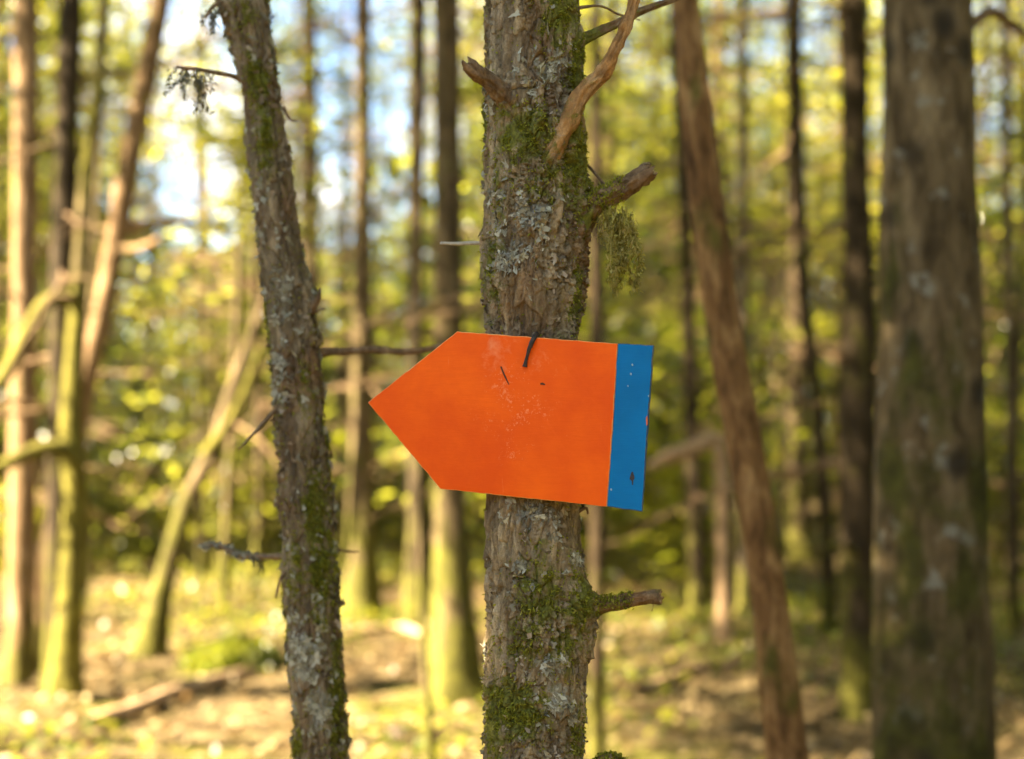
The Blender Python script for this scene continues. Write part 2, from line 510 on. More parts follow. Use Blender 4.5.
def leafy_crown(seed, H, Rad, nb, per, mat, leaf=(.05, .09), z0=.15, layered=.25, shape=1.0):
    """loose broad crown: layered sprays of leaves on thin branches, gaps between"""
    r = np.random.default_rng(seed)
    Cs, paths = [], []
    for b in range(nb):
        f = z0 + (1 - z0) * r.random()
        z = H * f
        prof = math.sin(math.pi * min(.98, .12 + .86 * (f - z0) / (1 - z0))) ** .8
        L = Rad * prof * r.uniform(.5, 1.15) * shape + .1
        az = r.uniform(0, 2 * math.pi)
        d = np.array([math.cos(az), math.sin(az), r.uniform(-.1, .45)])
        tt = np.linspace(0, 1, 4)
        p = [np.array([0, 0, z]) + d * L * a + np.array([0, 0, -.12 * L * a * a]) + r.normal(0, .03 * L, 3) for a in tt]
        paths.append(p)
        k = max(8, int(per * (L + .2)))
        a = r.uniform(.25, 1.08, k)
        base = np.array([np.interp(a, tt, [q[x] for q in p]) for x in range(3)]).T
        wdt = .22 * L + .08
        Cs.append(base + r.normal(0, 1, (k, 3)) * np.array([wdt, wdt, wdt * layered]))
    C = np.concatenate(Cs); n = len(C)
    nr = unit(np.array([0, 0, 1.0]) + r.normal(0, .55, (n, 3)))
    D = unit(np.cross(nr, r.normal(size=(n, 3)))); S = np.cross(nr, D)
    Ln = r.uniform(*leaf, n)
    lv, lq = kites(C, D, S, Ln, Ln * r.uniform(.5, .7, n))
    wv, wq = wood_tubes(paths, .010)
    return crown_mesh("crown", lv, lq, wv, wq, M[mat], M["twig"])


SPR = [spruce_crown(20 + i, 7.5, 2.4, 85, 28, "needle") for i in range(3)]
SPO = [spruce_crown(30 + i, 6.5, 2.1, 70, 26, "olive", (.09, .17)) for i in range(2)]
SPY = [spruce_crown(80 + i, 4.6, 1.3, 90, 60, "needle", (.08, .16)) for i in range(2)]
SAP = [leafy_crown(40 + i, 4.5, 1.35, 40, 40, ["leaf", "needle", "olive"][i], (.10, .18)) for i in range(3)]
BUSH = [leafy_crown(50 + i, 1.5, .9, 26, 45, ["olive", "leaf", "needle"][i], (.08, .15), z0=.1, layered=.5) for i in range(3)]
CAN = [leafy_crown(60 + i, 7.0, 2.6, 60, 60, ["leaf", "olive"][i], (.10, .17)) for i in range(2)]

CAD = leafy_crown(66, 7.0, 2.6, 75, 88, "olive", (.10, .17))  # denser crown for the added shade trees


def dead_branch_mesh(seed):
    r = np.random.default_rng(seed)
    paths = []
    p = [np.array([0, 0, 0.])]
    d = np.array([1, 0, r.uniform(-.1, .15)])
    for k in range(5):
        d = unit(d + r.normal(0, .13, 3) + np.array([0, 0, -.05])); p.append(p[-1] + d * .2)
    paths.append(p)
    for k in range(6):
        b = p[1 + k % 5]
        e = unit(np.array([.6, r.choice([-1, 1]) * .8, r.uniform(-.5, .1)]))
        paths.append([b, b + e * r.uniform(.08, .16), b + e * r.uniform(.2, .4) + np.array([0, 0, -.06])])
    Vs, Qs, o = [], [], 0
    for i_, pp in enumerate(paths):
        V, q, q2, tr = tube(pp, list(np.linspace(.014 if i_ == 0 else .007, .004, len(pp))), nu=5, sub=2)
        Vs.append(V); Qs += [q + o, q2 + o]; o += len(V)
    return mk_mesh("dead_branch", np.concatenate(Vs), [np.concatenate(Qs)], [M["twig"]])


DEAD = [dead_branch_mesh(70 + i) for i in range(5)]


# ------------------------------------------------------------------ trunks
def px_profile(tab, Y):
    """(z, x, r) control rows, bottom first, from rows of (py, left, right)"""
    rows = []
    for py, a, b in tab:
        p = at((a + b) / 2, py, Y)
        rows.append((p[2], p[0], (b - a) / 2 * depth(py, Y) / F))
    rows.sort()
    return np.array(rows)


def extend(rows, top, z_low=-.2, flare=.0, rtop=.02, lean=.5):
    """continue a profile down into the ground and up to the top"""
    rows = list(map(tuple, rows))
    z0, x0, r0 = rows[0]
    if z0 > z_low:
        s = np.clip((rows[min(2, len(rows) - 1)][1] - x0) / max(.05, rows[min(2, len(rows) - 1)][0] - z0), -.35, .35)
        span = z0 - z_low
        low = []
        for f in (1.0, .75, .5, .25):
            low.append((z0 - span * f, x0 - s * span * f, r0 * (1 + .12 * f) + flare * f ** 3))
        rows = low + rows
    z1, x1, r1 = rows[-1]
    k = rows[max(0, len(rows) - 3)]
    s = np.clip((x1 - k[1]) / max(.05, z1 - k[0]), -.35, .35)
    x = x1
    zz = np.linspace(z1, top, 9)[1:]
    for i_, z in enumerate(zz):
        s *= lean
        x += s * (zz[0] - z1) if False else s * (top - z1) / 8
        f = (z - z1) / (top - z1)
        rows.append((z, x, r1 * (1 - f) + rtop * f))
    return np.array(rows)


def smooth_interp(z, rows, colm, win):
    zz = np.linspace(rows[0, 0], rows[-1, 0], 2400)
    v = np.interp(zz, rows[:, 0], rows[:, colm])
    k = max(1, int(win / (zz[1] - zz[0])))
    ker = np.hanning(2 * k + 3); ker /= ker.sum()
    v = np.convolve(np.pad(v, k + 1, mode="edge"), ker, "valid")
    return np.interp(z, zz, v)


def ring_quads(nv, nu):
    i, j = np.meshgrid(np.arange(nv - 1), np.arange(nu), indexing="ij")
    k = (j + 1) % nu
    return np.stack([i * nu + j, i * nu + k, (i + 1) * nu + k, (i + 1) * nu + j], -1).reshape(-1, 4)


def plain_trunk(rows, Y, origin, mat, nu=16, step=.12, win=.25, amp=.10, seed=0):
    z = np.arange(rows[0, 0], rows[-1, 0], step)
    x, r = smooth_interp(z, rows, 1, win), smooth_interp(z, rows, 2, win)
    th = np.linspace(0, 2 * math.pi, nu, endpoint=False)
    X, Z = np.cos(th)[None] * np.ones((len(z), 1)), z[:, None] * np.ones((1, nu))
    Yc = np.sin(th)[None] * np.ones((len(z), 1))
    n = 1 + amp * fbm(X * 1.2, Yc * 1.2, Z * 2.2 + seed * 3.1, 3, seed % 9)
    n += .5 * np.exp(-np.maximum(Z, 0) / .12) * (.5 + .5 * np.cos(th[None] * 5 + seed)) * .5
    P = np.stack([x[:, None] + X * r[:, None] * n, Y + Yc * r[:, None] * n, Z], -1).reshape(-1, 3)
    return mk_mesh("trunk", P - np.asarray(origin), [ring_quads(len(z), nu)], [mat]), (lambda zz: (np.interp(zz, z, x), np.interp(zz, z, r)))


def twigs_on(root, fx, z0, z1, count, seed, ln=(.35, 1.1), sunny=0):
    r = np.random.default_rng(seed)
    for k in range(count):
        z = r.uniform(z0, z1); x, rad = fx(z)
        az = r.uniform(0, 2 * math.pi)
        s = r.uniform(*ln)
        add("dead_branch", DEAD[r.integers(5)], root, (x - root.location[0] + math.cos(az) * rad * .7, math.sin(az) * rad * .7, z - root.location[2]),
            (r.uniform(-.5, .5), r.uniform(-.15, .25), az), s)


def named_tree(kind, tab, label, mat, base=None, Y=None, top=11, crown=None, crown_z=6.0, crown_s=1.0, twigs=0, flare=.05, seed=0, group=None, cat="tree", nu=18, rtop=.025):
    if Y is None:
        Y = base_y(base)
    rows = extend(px_profile(tab, Y), top, -.25, flare, rtop)
    x0 = float(np.interp(0, rows[:, 0], rows[:, 1]))
    o = np.array([x0, Y, 0.0])
    root = thing(kind, o, label, cat, group)
    me, fx = plain_trunk(rows, Y, o, M[mat], nu=nu, seed=seed)
    add("trunk", me, root)
    if crown is not None:
        x = float(np.interp(crown_z, rows[:, 0], rows[:, 1]))
        add("crown", crown, root, (x - x0, 0, crown_z), (0, 0, seed * 1.7), crown_s)
    if twigs:
        twigs_on(root, fx, 1.0, min(crown_z, 6.0), int(twigs * 1.6), seed + 100, (.5, 1.5))
    return root, fx, Y


bent = {}
bent["T1"] = named_tree("spruce_tree", [(0, 14, 38), (140, 14, 38), (300, 12, 36), (450, 10, 36), (680, 6, 34)], "slim straight trunk at the left edge of the photo, sunlit at the top", "far_warm", base=682, crown=SPR[0], crown_z=5.2, twigs=7, seed=1)
bent["T2"] = named_tree("spruce_tree", [(0, 60, 82), (300, 50, 74), (600, 45, 70), (690, 44, 76)], "dark straight trunk with mossy foot right of the leftmost trunk", "far_dark", base=693, crown=SPR[1], crown_z=5.6, twigs=8, seed=2)
bent["T3"] = named_tree("leaning_tree", [(0, 152, 172), (20, 148, 168), (150, 120, 142), (300, 95, 116), (400, 70, 92), (470, 56, 82), (560, 34, 62), (640, 26, 58)], "sunlit orange trunk leaning right over the dark trunks on the left", "far_warm", base=668, crown=CAN[0], crown_z=5.0, crown_s=.8, seed=3, top=9)
bent["T4"] = named_tree("mossy_tree", [(60, 96, 106), (190, 78, 92), (330, 68, 86), (430, 58, 80), (480, 64, 88), (560, 60, 84), (690, 48, 82)], "crooked tree in yellow moss with an arching mossy branch on the left", "moss_branch", base=697, crown=CAN[1], crown_z=5.0, crown_s=.7, seed=4, top=8.5)
bent["T5"] = named_tree("leaning_tree", [(300, 262, 270), (370, 232, 244), (450, 207, 224), (490, 181, 199), (580, 153, 175), (645, 134, 166)], "small mossy trunk leaning right beside the grey lichen trunk", "far_mossy", base=652, crown=SAP[0], crown_z=2.6, crown_s=.55, seed=5, top=4.2)
bent["T7"] = named_tree("spruce_tree", [(0, 305, 316), (90, 306, 317), (300, 308, 320), (600, 306, 322)], "very thin faint trunk just right of the grey lichen trunk", "far_brown", base=612, seed=6, crown=SPO[0], crown_z=8, twigs=6)
bent["T8"] = named_tree("mossy_tree", [(0, 355, 371), (200, 354, 371), (450, 350, 374), (560, 345, 378), (615, 338, 384)], "straight trunk with wide yellow mossy foot left of the arrow tip", "far_mossy", base=618, seed=7, crown=SPR[2], crown_z=8, twigs=8)
bent["T9"] = named_tree("spruce_tree", [(0, 413, 427), (200, 409, 424), (340, 407, 423), (520, 408, 430), (615, 402, 434)], "thin dark trunk rising behind the orange arrow tip", "far_dark", base=622, seed=8, crown=SPR[0], crown_z=7.5, twigs=9)
bent["T9b"] = named_tree("sapling", [(470, 416, 421), (560, 418, 424), (640, 420, 428), (759, 425, 435)], "bare thin sapling stem below the arrow left of the sign tree", "far_mossy", Y=6.0, seed=9, top=3.0, nu=8, flare=.01, rtop=.004)
bent["T10"] = named_tree("mossy_tree", [(0, 433, 460), (100, 434, 461), (300, 434, 462), (500, 434, 466), (600, 432, 474), (690, 428, 486)], "stout trunk with green mossy foot close left of the sign tree", "far_mossy", base=697, seed=10, crown=SPR[1], crown_z=5.6, crown_s=1.15, twigs=9)
bent["T11"] = named_tree("sapling", [(0, 592, 601), (250, 590, 602), (480, 590, 604), (759, 588, 605)], "thin dark stem close right behind the sign tree", "far_brown", Y=6.4, seed=11, crown=SAP[2], crown_z=4.2, crown_s=.8, flare=.02, top=8)
bent["T12"] = named_tree("spruce_tree", [(0, 668, 680), (150, 676, 690), (400, 684, 698), (600, 688, 708)], "dark slim trunk just left of the bent red brown trunk", "far_dark", base=628, seed=12, crown=SPR[2], crown_z=7, twigs=8)
bent["T13"] = named_tree("leaning_tree", [(0, 672, 697), (100, 680, 710), (200, 690, 722), (300, 702, 735), (380, 713, 750), (480, 735, 772), (580, 752, 785), (680, 760, 797), (759, 765, 810)], "bent smooth red brown trunk leaning left of the big spruce", "red_bark", Y=2.75, seed=13, crown=CAN[0], crown_z=4.8, crown_s=.6, top=8, nu=32)
bent["T14"] = named_tree("spruce_tree", [(0, 786, 798), (150, 791, 803), (300, 798, 811), (380, 809, 821), (505, 818, 832), (630, 822, 838)], "thin dark crooked trunk right of the red brown trunk", "far_dark", base=642, seed=14, crown=SPO[1], crown_z=6.5, crown_s=1.3, twigs=6)
bent["T15"] = named_tree("spruce_tree", [(0, 840, 867), (150, 842, 868), (300, 845, 875), (380, 838, 875), (560, 841, 876), (690, 842, 880)], "straight dark mossy trunk directly left of the big spruce", "far_dark", base=708, seed=15, crown=SPR[0], crown_z=5.4, crown_s=1.3, twigs=9)
bent["T16"] = named_tree("spruce_tree", [(0, 882, 972), (200, 885, 975), (380, 879, 980), (580, 877, 987), (759, 873, 993)], "big thick spruce trunk with knots and pale lichen spots on the right", "big_bark", Y=3.25, seed=16, crown=SPR[1], crown_z=4.6, crown_s=1.5, top=16, nu=64, flare=.08)
bent["T17"] = named_tree("spruce_tree", [(0, 1000, 1009), (330, 1005, 1015), (600, 1007, 1021)], "slim trunk between the big spruce and the right edge of the photo", "far_grey", base=630, seed=17, crown=SPR[2], crown_z=7, twigs=8)
bent["T18"] = named_tree("spruce_tree", [(0, 738, 747), (300, 738, 748), (620, 737, 751)], "pale slender trunk far behind the bent red brown trunk", "far_grey", base=622, seed=18, crown=SPO[0], crown_z=7.5, twigs=6)


def part_branch(key, pix, rad, mat, name="branch", dy=0.0, y_end=0.0, **kw):
    root, fx, Y = bent[key]
    o = np.array(root.location)
    n = len(pix)
    pts = [at(px, py, Y + dy + y_end * i_ / max(1, n - 1)) - o for i_, (px, py) in enumerate(pix)]
    return add(name, tube_mesh(name, [mat], pts, rad, nu=10, sub=8, **kw), root)


part_branch("T4", [(76, 500), (74, 462), (58, 448), (30, 452), (0, 468), (-40, 492)], [.06, .055, .05, .045, .04, .03], M["moss_branch"], y_end=-.4)
part_branch("T4", [(80, 300), (50, 300), (28, 330), (5, 375), (-30, 420)], [.05, .045, .045, .04, .03], M["moss_branch"], y_end=-.8)
part_branch("T3", [(108, 238), (140, 226), (175, 222), (215, 228)], [.045, .04, .03, .015], M["far_warm"], y_end=.5)
part_branch("T3", [(112, 250), (140, 248), (165, 236)], [.035, .03, .015], M["far_warm"], y_end=-.3)
part_branch("T5", [(205, 455), (228, 425), (250, 380), (262, 340)], [.05, .04, .03, .015], M["moss_branch"], y_end=-.3)
part_branch("T14", [(812, 225), (792, 262), (770, 300), (752, 345)], [.02, .02, .018, .01], M["twig"], y_end=-1.0)
part_branch("T15", [(858, 365), (835, 352), (815, 348)], [.02, .015, .01], M["twig"], y_end=-.3)
part_branch("T16", [(965, 30), (990, 12), (1012, 25), (1040, 48)], [.014, .012, .010, .006], M["twig"], y_end=.3)
part_branch("T15", [(862, 560), (843, 546), (812, 548)], [.025, .02, .01], M["far_mossy"], y_end=-.5)

# bent dead branch lying across stems in the sun
p = [at(648, 468, 9.5), at(672, 455, 9.5), at(700, 446, 9.5), at(716, 440, 9.5), at(722, 470, 9.5), at(723, 520, 9.5), at(724, 640, 9.5)]
o = np.array([p[-1][0], 9.5, 0])
r_ = thing("dead_snag", o, "pale broken snag with a bent top behind the red brown trunk", "dead tree")
add("trunk", tube_mesh("trunk", [M["dry_wood"]], [x - o for x in p[::-1]], [.05, .05, .05, .055, .06, .055, .03], nu=10, sub=6, amp=.006, freq=20), r_)

# ------------------------------------------------------------------ the sign tree
YS = 1.552
TAB = [(0, 484, 580), (67, 484, 584), (112, 483, 583), (157, 483, 583), (191, 484, 587), (224, 483, 588), (256, 479, 587), (291, 479, 585), (336, 486, 579), (400, 486, 580), (497, 485, 581),
       (535, 484, 581), (572, 484, 586), (608, 485, 593), (645, 485, 591), (682, 485, 586), (718, 484, 584), (759, 484, 584)]
SD = np.array([0, -1.0, 0])


def detailed_trunk(tab, Y, top, nu, fine, coarse, disp, win=.03, flare=.06, z_pad=.14, dz_low=.012):
    rows = extend(px_profile(tab, Y), top, -.25, flare)
    zl, zh = rows[rows[:, 2] > 0][0, 0], 0
    za, zb = at(0, 759 + 120, Y)[2], at(0, -120, Y)[2]
    z = np.concatenate([np.arange(rows[0, 0], za, dz_low), np.arange(za, zb, fine), np.arange(zb, rows[-1, 0], coarse)])
    x, r = smooth_interp(z, rows, 1, win), smooth_interp(z, rows, 2, win)
    th = np.linspace(0, 2 * math.pi, nu, endpoint=False) + 1e-4
    TH, Z = np.meshgrid(th, z)
    h, attrs = disp(TH, Z, r[:, None], x[:, None])
    P = np.stack([x[:, None] + np.cos(TH) * (r[:, None] + h), Y + np.sin(TH) * (r[:, None] + h), Z], -1)
    du = np.roll(P, -1, 1) - np.roll(P, 1, 1)
    dv = np.gradient(P, axis=0)
    Nn = unit(np.cross(du, dv))
    return rows, z, th, P, Nn, attrs


def px_mask(blobs, Y, X, Z, front):
    """soft patches on the side facing the path: (px, py, half width, half height, weight)"""
    m = np.zeros_like(X)
    for px, py, a, b, wgt in blobs:
        c = at(px, py, Y)
        s = depth(py, Y) / F
        m = np.maximum(m, wgt * np.exp(-((X - c[0]) / (a * s)) ** 2 - ((Z - c[2]) / (b * s)) ** 2))
    return m * front


MOSS_S = [(560, 25, 22, 45, .9), (575, 75, 12, 50, .8), (525, 145, 30, 30, 1.0), (575, 165, 16, 55, 1.0), (545, 190, 30, 24, .6), (498, 180, 10, 60, .5), (492, 270, 9, 50, .5), (575, 300, 9, 40, .5),
          (540, 590, 22, 45, .8), (575, 600, 18, 40, .8), (525, 640, 25, 20, .7), (512, 700, 34, 30, 1.15), (492, 715, 12, 36, 1.0), (580, 735, 8, 30, .8), (560, 640, 20, 30, .6)]
LICH_S = [(550, 80, 30, 24, .9), (528, 95, 20, 20, .6), (530, 220, 26, 28, 1.0), (515, 260, 22, 24, .9), (498, 230, 12, 60, .7), (490, 120, 8, 50, .6), (525, 510, 22, 22, 1.0), (545, 520, 18, 18, .7), (505, 580, 14, 40, .4),
          (545, 655, 22, 14, .9), (555, 690, 22, 22, 1.0), (572, 710, 12, 30, .8), (510, 170, 10, 14, .4), (520, 560, 9, 18, .7), (570, 560, 14, 14, .6)]
KNOT_S = [(508, 104, 18, 20, .010, 200), (558, 140, 22, 28, .013, 300), (585, 40, 12, 14, .004, 0), (588, 210, 20, 26, .010, 0), (592, 605, 18, 22, .010, 0)]


def disp_sign(TH, Z, r, cx):
    X, Yy = np.cos(TH) * .055, np.sin(TH) * .055
    Wx = X + cx
    front = sstep(.3, -.5, np.sin(TH))
    wu = fbm(X * 26, Yy * 26, Z * 16, 3, 1); wv = fbm(X * 26, Yy * 26, Z * 16 + 9, 3, 4)
    left = np.exp(-((TH - R(205)) / .75) ** 2)                         # stringy, less scaly on the left
    n1 = PN[6](X * 62 + wv * .5, Yy * 62, Z * 8 + wu * .3)
    n2 = PN[7](X * 120 + wv * .8, Yy * 120, Z * 19)
    fiss = np.exp(-(n1 / .10) ** 2) * sstep(-.15, .25, PN[8](X * 20, Yy * 20, Z * 7))
    fis2 = np.exp(-(n2 / .12) ** 2) * sstep(-.05, .3, PN[9](X * 25, Yy * 25, Z * 11 + 3))
    nu = 24
    f1, f2, c1, w1, ou, ov = worley(TH / (2 * math.pi) * nu + wu * .55, Z / .030 + wv * .5, nu, 3)
    g1, g2, c2, w2, pu, pv = worley(TH / (2 * math.pi) * 54 + wu * 1.1, Z / .0095 + wv * 1.4, 54, 5)
    k1, k2, c3, w3, su, sv = worley(TH / (2 * math.pi) * 96 + wv * 1.4, Z / .0048 + wu * 1.6, 96, 8)
    scal = sstep(-.25, .25, fbm(X * 14, Yy * 14, Z * 10 + 2, 3, 5)) * (1 - .65 * left)
    bare = px_mask([(540, 318, 34, 26, 1), (496, 585, 16, 75, 1), (560, 515, 14, 30, .8), (500, 60, 12, 60, .7)], YS, Wx, Z, front)
    scal = scal * (1 - .85 * bare)
    zz = at(0, 300, YS)[2]
    mossm = px_mask(MOSS_S, YS, Wx, Z, front) + (1 - front) * sstep(.1, .5, fbm(X * 16, Yy * 16, Z * 6, 3, 2))
    lichm = px_mask(LICH_S, YS, Wx, Z, front) + (1 - front) * .6 * sstep(.0, .5, fbm(X * 20, Yy * 20, Z * 9 + 5, 3, 7))
    below = sstep(at(0, 300, YS)[2] - .02, at(0, 560, YS)[2] - .05, Z) * 0
    rid = lambda n, p: (1 - np.clip(np.abs(n) * 2.2, 0, 1)) ** p
    str1 = PN[2](X * 46 + wv * .35, Yy * 46, Z * 3.2 + wu * .12)
    str2 = PN[4](X * 105 + wv * .5, Yy * 105, Z * 7 + wu * .2)
    h = (c1 - .5) * .0040 - ov * (w1 - .3) * .0048 - .0036 * sstep(.13, .0, f2 - f1) * sstep(-.2, .2, PN[3](X * 30, Yy * 30, Z * 20))
    h -= .0062 * rid(str1, 3) * (.45 + .55 * left) + .0030 * rid(str2, 3) * (.35 + .65 * left)
    h += scal * ((c2 - .5) * .0042 - pv * (w2 - .2) * .0058 + pu * (c2 - .5) * .0030 - .0020 * sstep(.14, 0, g2 - g1))
    h += scal * ((c3 - .5) * .0018 - sv * .0018)
    h -= fiss * .0048 + fis2 * .0026
    h += .0026 * fbm(X * 50, Yy * 50, Z * 20, 4, 3) + .0009 * fbm(X * 260, Yy * 260, Z * 150, 3, 0)
    h += .0020 * np.clip(mossm, 0, 1) * (.4 + .6 * fbm(X * 140, Yy * 140, Z * 140, 3, 6))
    for px, py, a, b, hgt, deg in KNOT_S:
        c = at(px, py, YS); s = depth(py, YS) / F
        m = np.exp(-((Wx - c[0]) / (a * s)) ** 2 - ((Z - c[2]) / (b * s)) ** 2) * (np.sin(TH) < .35)
        rg = np.hypot((Wx - c[0]) / (a * s), (Z - c[2]) / (b * s))
        h += hgt * m * (1 + .22 * np.sin(rg * 13 + wu * 3))
    h *= sstep(0, .004, h + .012) * 1.0
    tone = np.clip(.45 * c1 + .33 * c2 + .22 * c3 + .25 * left + .02, 0, 1)
    return h, dict(moss=np.clip(mossm, 0, 1.2), lichen=np.clip(lichm, 0, 1), tone=tone, scal=scal)


rowsS, zS, thS, PS, NS, AS = detailed_trunk(TAB, YS, 8.5, 384, .00095, .03, disp_sign)
xs0 = float(np.interp(0, rowsS[:, 0], rowsS[:, 1]))
OS = np.array([xs0, YS, 0.0])
tree = thing("lichen_covered_tree", OS, "sharp flaky grey trunk with moss and broken branches carrying the orange arrow", "tree")
add("trunk", mk_mesh("trunk", PS.reshape(-1, 3) - OS, [ring_quads(len(zS), len(thS))], [M["bark_sign"]],
                     attrs={k: AS[k].ravel() for k in ("moss", "lichen", "tone")}), tree)
add("crown", SPO[0], tree, (float(np.interp(4.2, rowsS[:, 0], rowsS[:, 1])) - xs0, 0, 4.2), (0, 0, 1), .75)


def pick(P, Nn, w, z, n, r):
    """n random surface spots, weighted"""
    dz = np.gradient(z)[:, None] * np.ones(P.shape[1])[None]
    ww = (w * dz).ravel(); ww = np.clip(ww, 0, None); ww /= ww.sum()
    idx = r.choice(len(ww), n, p=ww)
    p = P.reshape(-1, 3)[idx] + r.normal(0, .0006, (n, 3))
    return p, Nn.reshape(-1, 3)[idx]


def moss_shoots(p, nr, r, ln=(.002, .006), wd=.0008, hang=.3):
    n = len(p)
    d = unit(nr + r.normal(0, .55, (n, 3)) + np.array([0, 0, -hang]))
    s = unit(np.cross(d, r.normal(size=(n, 3))))
    L = r.uniform(*ln, n)[:, None]
    W = (wd * r.uniform(.6, 1.5, n))[:, None]
    tip = p + d * L + np.array([0, 0, -1]) * L * r.uniform(0, .4, (n, 1))
    mid = p + d * L * .55
    V = np.stack([p - s * W * .6 - nr * .001, p + s * W * .6 - nr * .001, mid + s * W, tip, mid - s * W], 1).reshape(-1, 3)
    b = np.arange(n)[:, None] * 5
    return V, [b + np.array([0, 1, 2, 4]), b + np.array([4, 2, 3])]


def lobes(p, nr, r, size=(.0018, .0052), lift=.0012, rim=9):
    """small curled lobed flakes standing a little off the bark"""
    n = len(p)
    a = unit(np.cross(nr, r.normal(size=(n, 3)))); b = np.cross(nr, a)
    ph = np.linspace(0, 2 * math.pi, rim, endpoint=False)
    rad = r.uniform(*size, n)[:, None] * (1 + .45 * np.sin(ph[None] * r.integers(2, 5, (n, 1)) + r.uniform(0, 6, (n, 1)))) * r.uniform(.7, 1.2, (n, rim))
    el = r.uniform(.6, 1.4, (n, 1))
    x, y = np.cos(ph)[None] * rad * el, np.sin(ph)[None] * rad / el
    tilt = r.normal(0, .2, (n, 2))
    zt = r.uniform(-.0004, lift, (n, rim)) + x * tilt[:, :1] + y * tilt[:, 1:]
    zt = np.maximum(zt, -.0012)
    rimv = p[:, None] + a[:, None] * x[..., None] + b[:, None] * y[..., None] + nr[:, None] * zt[..., None]
    cen = p + nr * .0004
    V = np.concatenate([rimv, cen[:, None]], 1).reshape(-1, 3)
    base = np.arange(n)[:, None, None] * (rim + 1)
    j = np.arange(rim)
    tri = np.stack([j, (j + 1) % rim, np.full(rim, rim)], -1)[None] + base
    return V, [tri.reshape(-1, 3)]


r = np.random.default_rng(11)
vis = ((zS > at(0, 860, YS)[2]) & (zS < at(0, -100, YS)[2]))[:, None] * np.ones(len(thS))[None]
facing = sstep(.55, .1, np.sin(thS))[None] * vis
clump = sstep(-.05, .45, fbm(PS[..., 0] * 110, PS[..., 1] * 110, PS[..., 2] * 90, 3, 3))
clum2 = sstep(-.05, .4, fbm(PS[..., 0] * 75, PS[..., 1] * 75, PS[..., 2] * 60 + 4, 3, 8))
p, nr = pick(PS, NS, (np.clip(AS["moss"], 0, 1) ** 1.6 * clump + .004) * facing, zS, 11000, r)
V, fs = moss_shoots(p, nr, r, (.0015, .0045))
tag(add("moss", mk_mesh("moss", V - OS, fs, [M["moss"]]), tree), kind="stuff")
p, nr = pick(PS, NS, (np.clip(AS["lichen"], 0, 1) ** 2.2 * clum2 ** 2 + .002 * clump) * facing, zS, 1500, r)
V, fs = lobes(p, nr, r, (.0015, .0045))
tag(add("lichen", mk_mesh("lichen", V - OS, fs, [M["lichen"]], smooth=False), tree), kind="stuff")
p, nr = pick(PS, NS, (AS["scal"] * (1 - np.clip(AS["moss"], 0, 1)) * clum2 + .01) * facing, zS, 1300, r)
V, fs = lobes(p, nr, r, (.0014, .0038), .0016, 6)
tag(add("loose_bark", mk_mesh("loose_bark", V - OS, fs, [M["flake"]], smooth=False), tree), kind="stuff")


def fg_branch(root, origin, name, pix, Y, rads, mat, ys=None, nu=28, sub=26, amp=.0012, freq=120, seed=0, splinter=0.0, end=None, mossy=0, label=None):
    """branch through pixels; ys = distance offsets towards or away from the camera; rads in pixels"""
    ys = ys or [0] * len(pix)
    pts = [at(px, py, Y + dy) - origin for (px, py), dy in zip(pix, ys)]
    rad = [q * depth(380, Y) / F for q in rads]
    V, qd, q2, tr = tube(pts, rad, nu, sub, amp, freq, seed, splinter)
    rr = np.random.default_rng(seed + 900)
    nn = len(V)
    fall = np.clip(1 - np.linalg.norm(V - V[:nu].mean(0), axis=1) / (np.linalg.norm(pts[-1] - pts[0]) * .6), 0, 1)
    at_ = dict(moss=mossy * fall, lichen=.12 + .6 * fall * (mossy > 0), tone=.5 + .35 * fbm(V[:, 0] * 90, V[:, 1] * 90, V[:, 2] * 90, 3, seed))
    mats = [mat, end or M["broken"]]
    mi = np.concatenate([np.zeros(len(qd)), np.ones(len(q2)), np.ones(len(tr))])
    o_ = add(name, mk_mesh(name, V, [np.concatenate([qd, q2]), tr], mats, mi, True, at_), root)
    if label:
        o_["label"] = label
    return o_, V


B = lambda *a, **k: fg_branch(tree, OS, *a, **k)
B("branch_stub", [(516, 118), (504, 96), (488, 80), (474, 70), (467, 64)], YS, [13, 11, 8.5, 7, 6.5], M["stub"], [-.02, -.046, -.06, -.072, -.076], seed=1, splinter=.012, amp=.0028, freq=170, mossy=.3)
B("branch", [(538, 178), (550, 154), (567, 124), (584, 92), (602, 74), (616, 48), (626, 24), (636, -4), (650, -50)], YS, [7, 10, 10, 8.8, 7, 6.3, 6, 5.6, 5], M["bare_branch"], [-.036, -.050, -.056, -.058, -.058, -.056, -.054, -.05, -.045], seed=2, amp=.0028, freq=170, mossy=.55, label="bare orange brown branch rising to the upper right")
B("branch", [(574, 44), (590, 36), (612, 26), (632, 15), (650, 8), (672, 0), (700, -14)], YS, [7, 5.5, 4.5, 4.2, 4, 3.4, 3], M["stub"], [0, .01, .03, .04, .06, .07, .09], seed=3, amp=.0014, mossy=.8)
stub, SV = B("branch_stub", [(570, 236), (582, 216), (596, 202), (612, 194), (630, 184), (642, 176), (650, 170)], YS, [15, 14, 12, 10.5, 10, 10, 9], M["stub"], [-.02, -.02, -.025, -.03, -.035, -.04, -.04], seed=4, amp=.0034, freq=170, splinter=.012, mossy=1.0, label="thick splintered stub with hanging moss")
stb2, SV2 = B("branch_stub", [(580, 612), (594, 607), (608, 605), (626, 601), (644, 598), (661, 596)], YS, [13, 10, 7.5, 7, 7, 7.5], M["stub"], [-.01, -.01, -.015, -.02, -.025, -.03], seed=5, amp=.0020, freq=170, splinter=.004, mossy=.9)
B("twig", [(580, 158), (592, 170), (604, 184), (612, 196)], YS, [2, 1.6, 1.5, 1.2], M["twig"], [.02, .02, .01, 0], nu=8, sub=6, amp=.0003, seed=6)
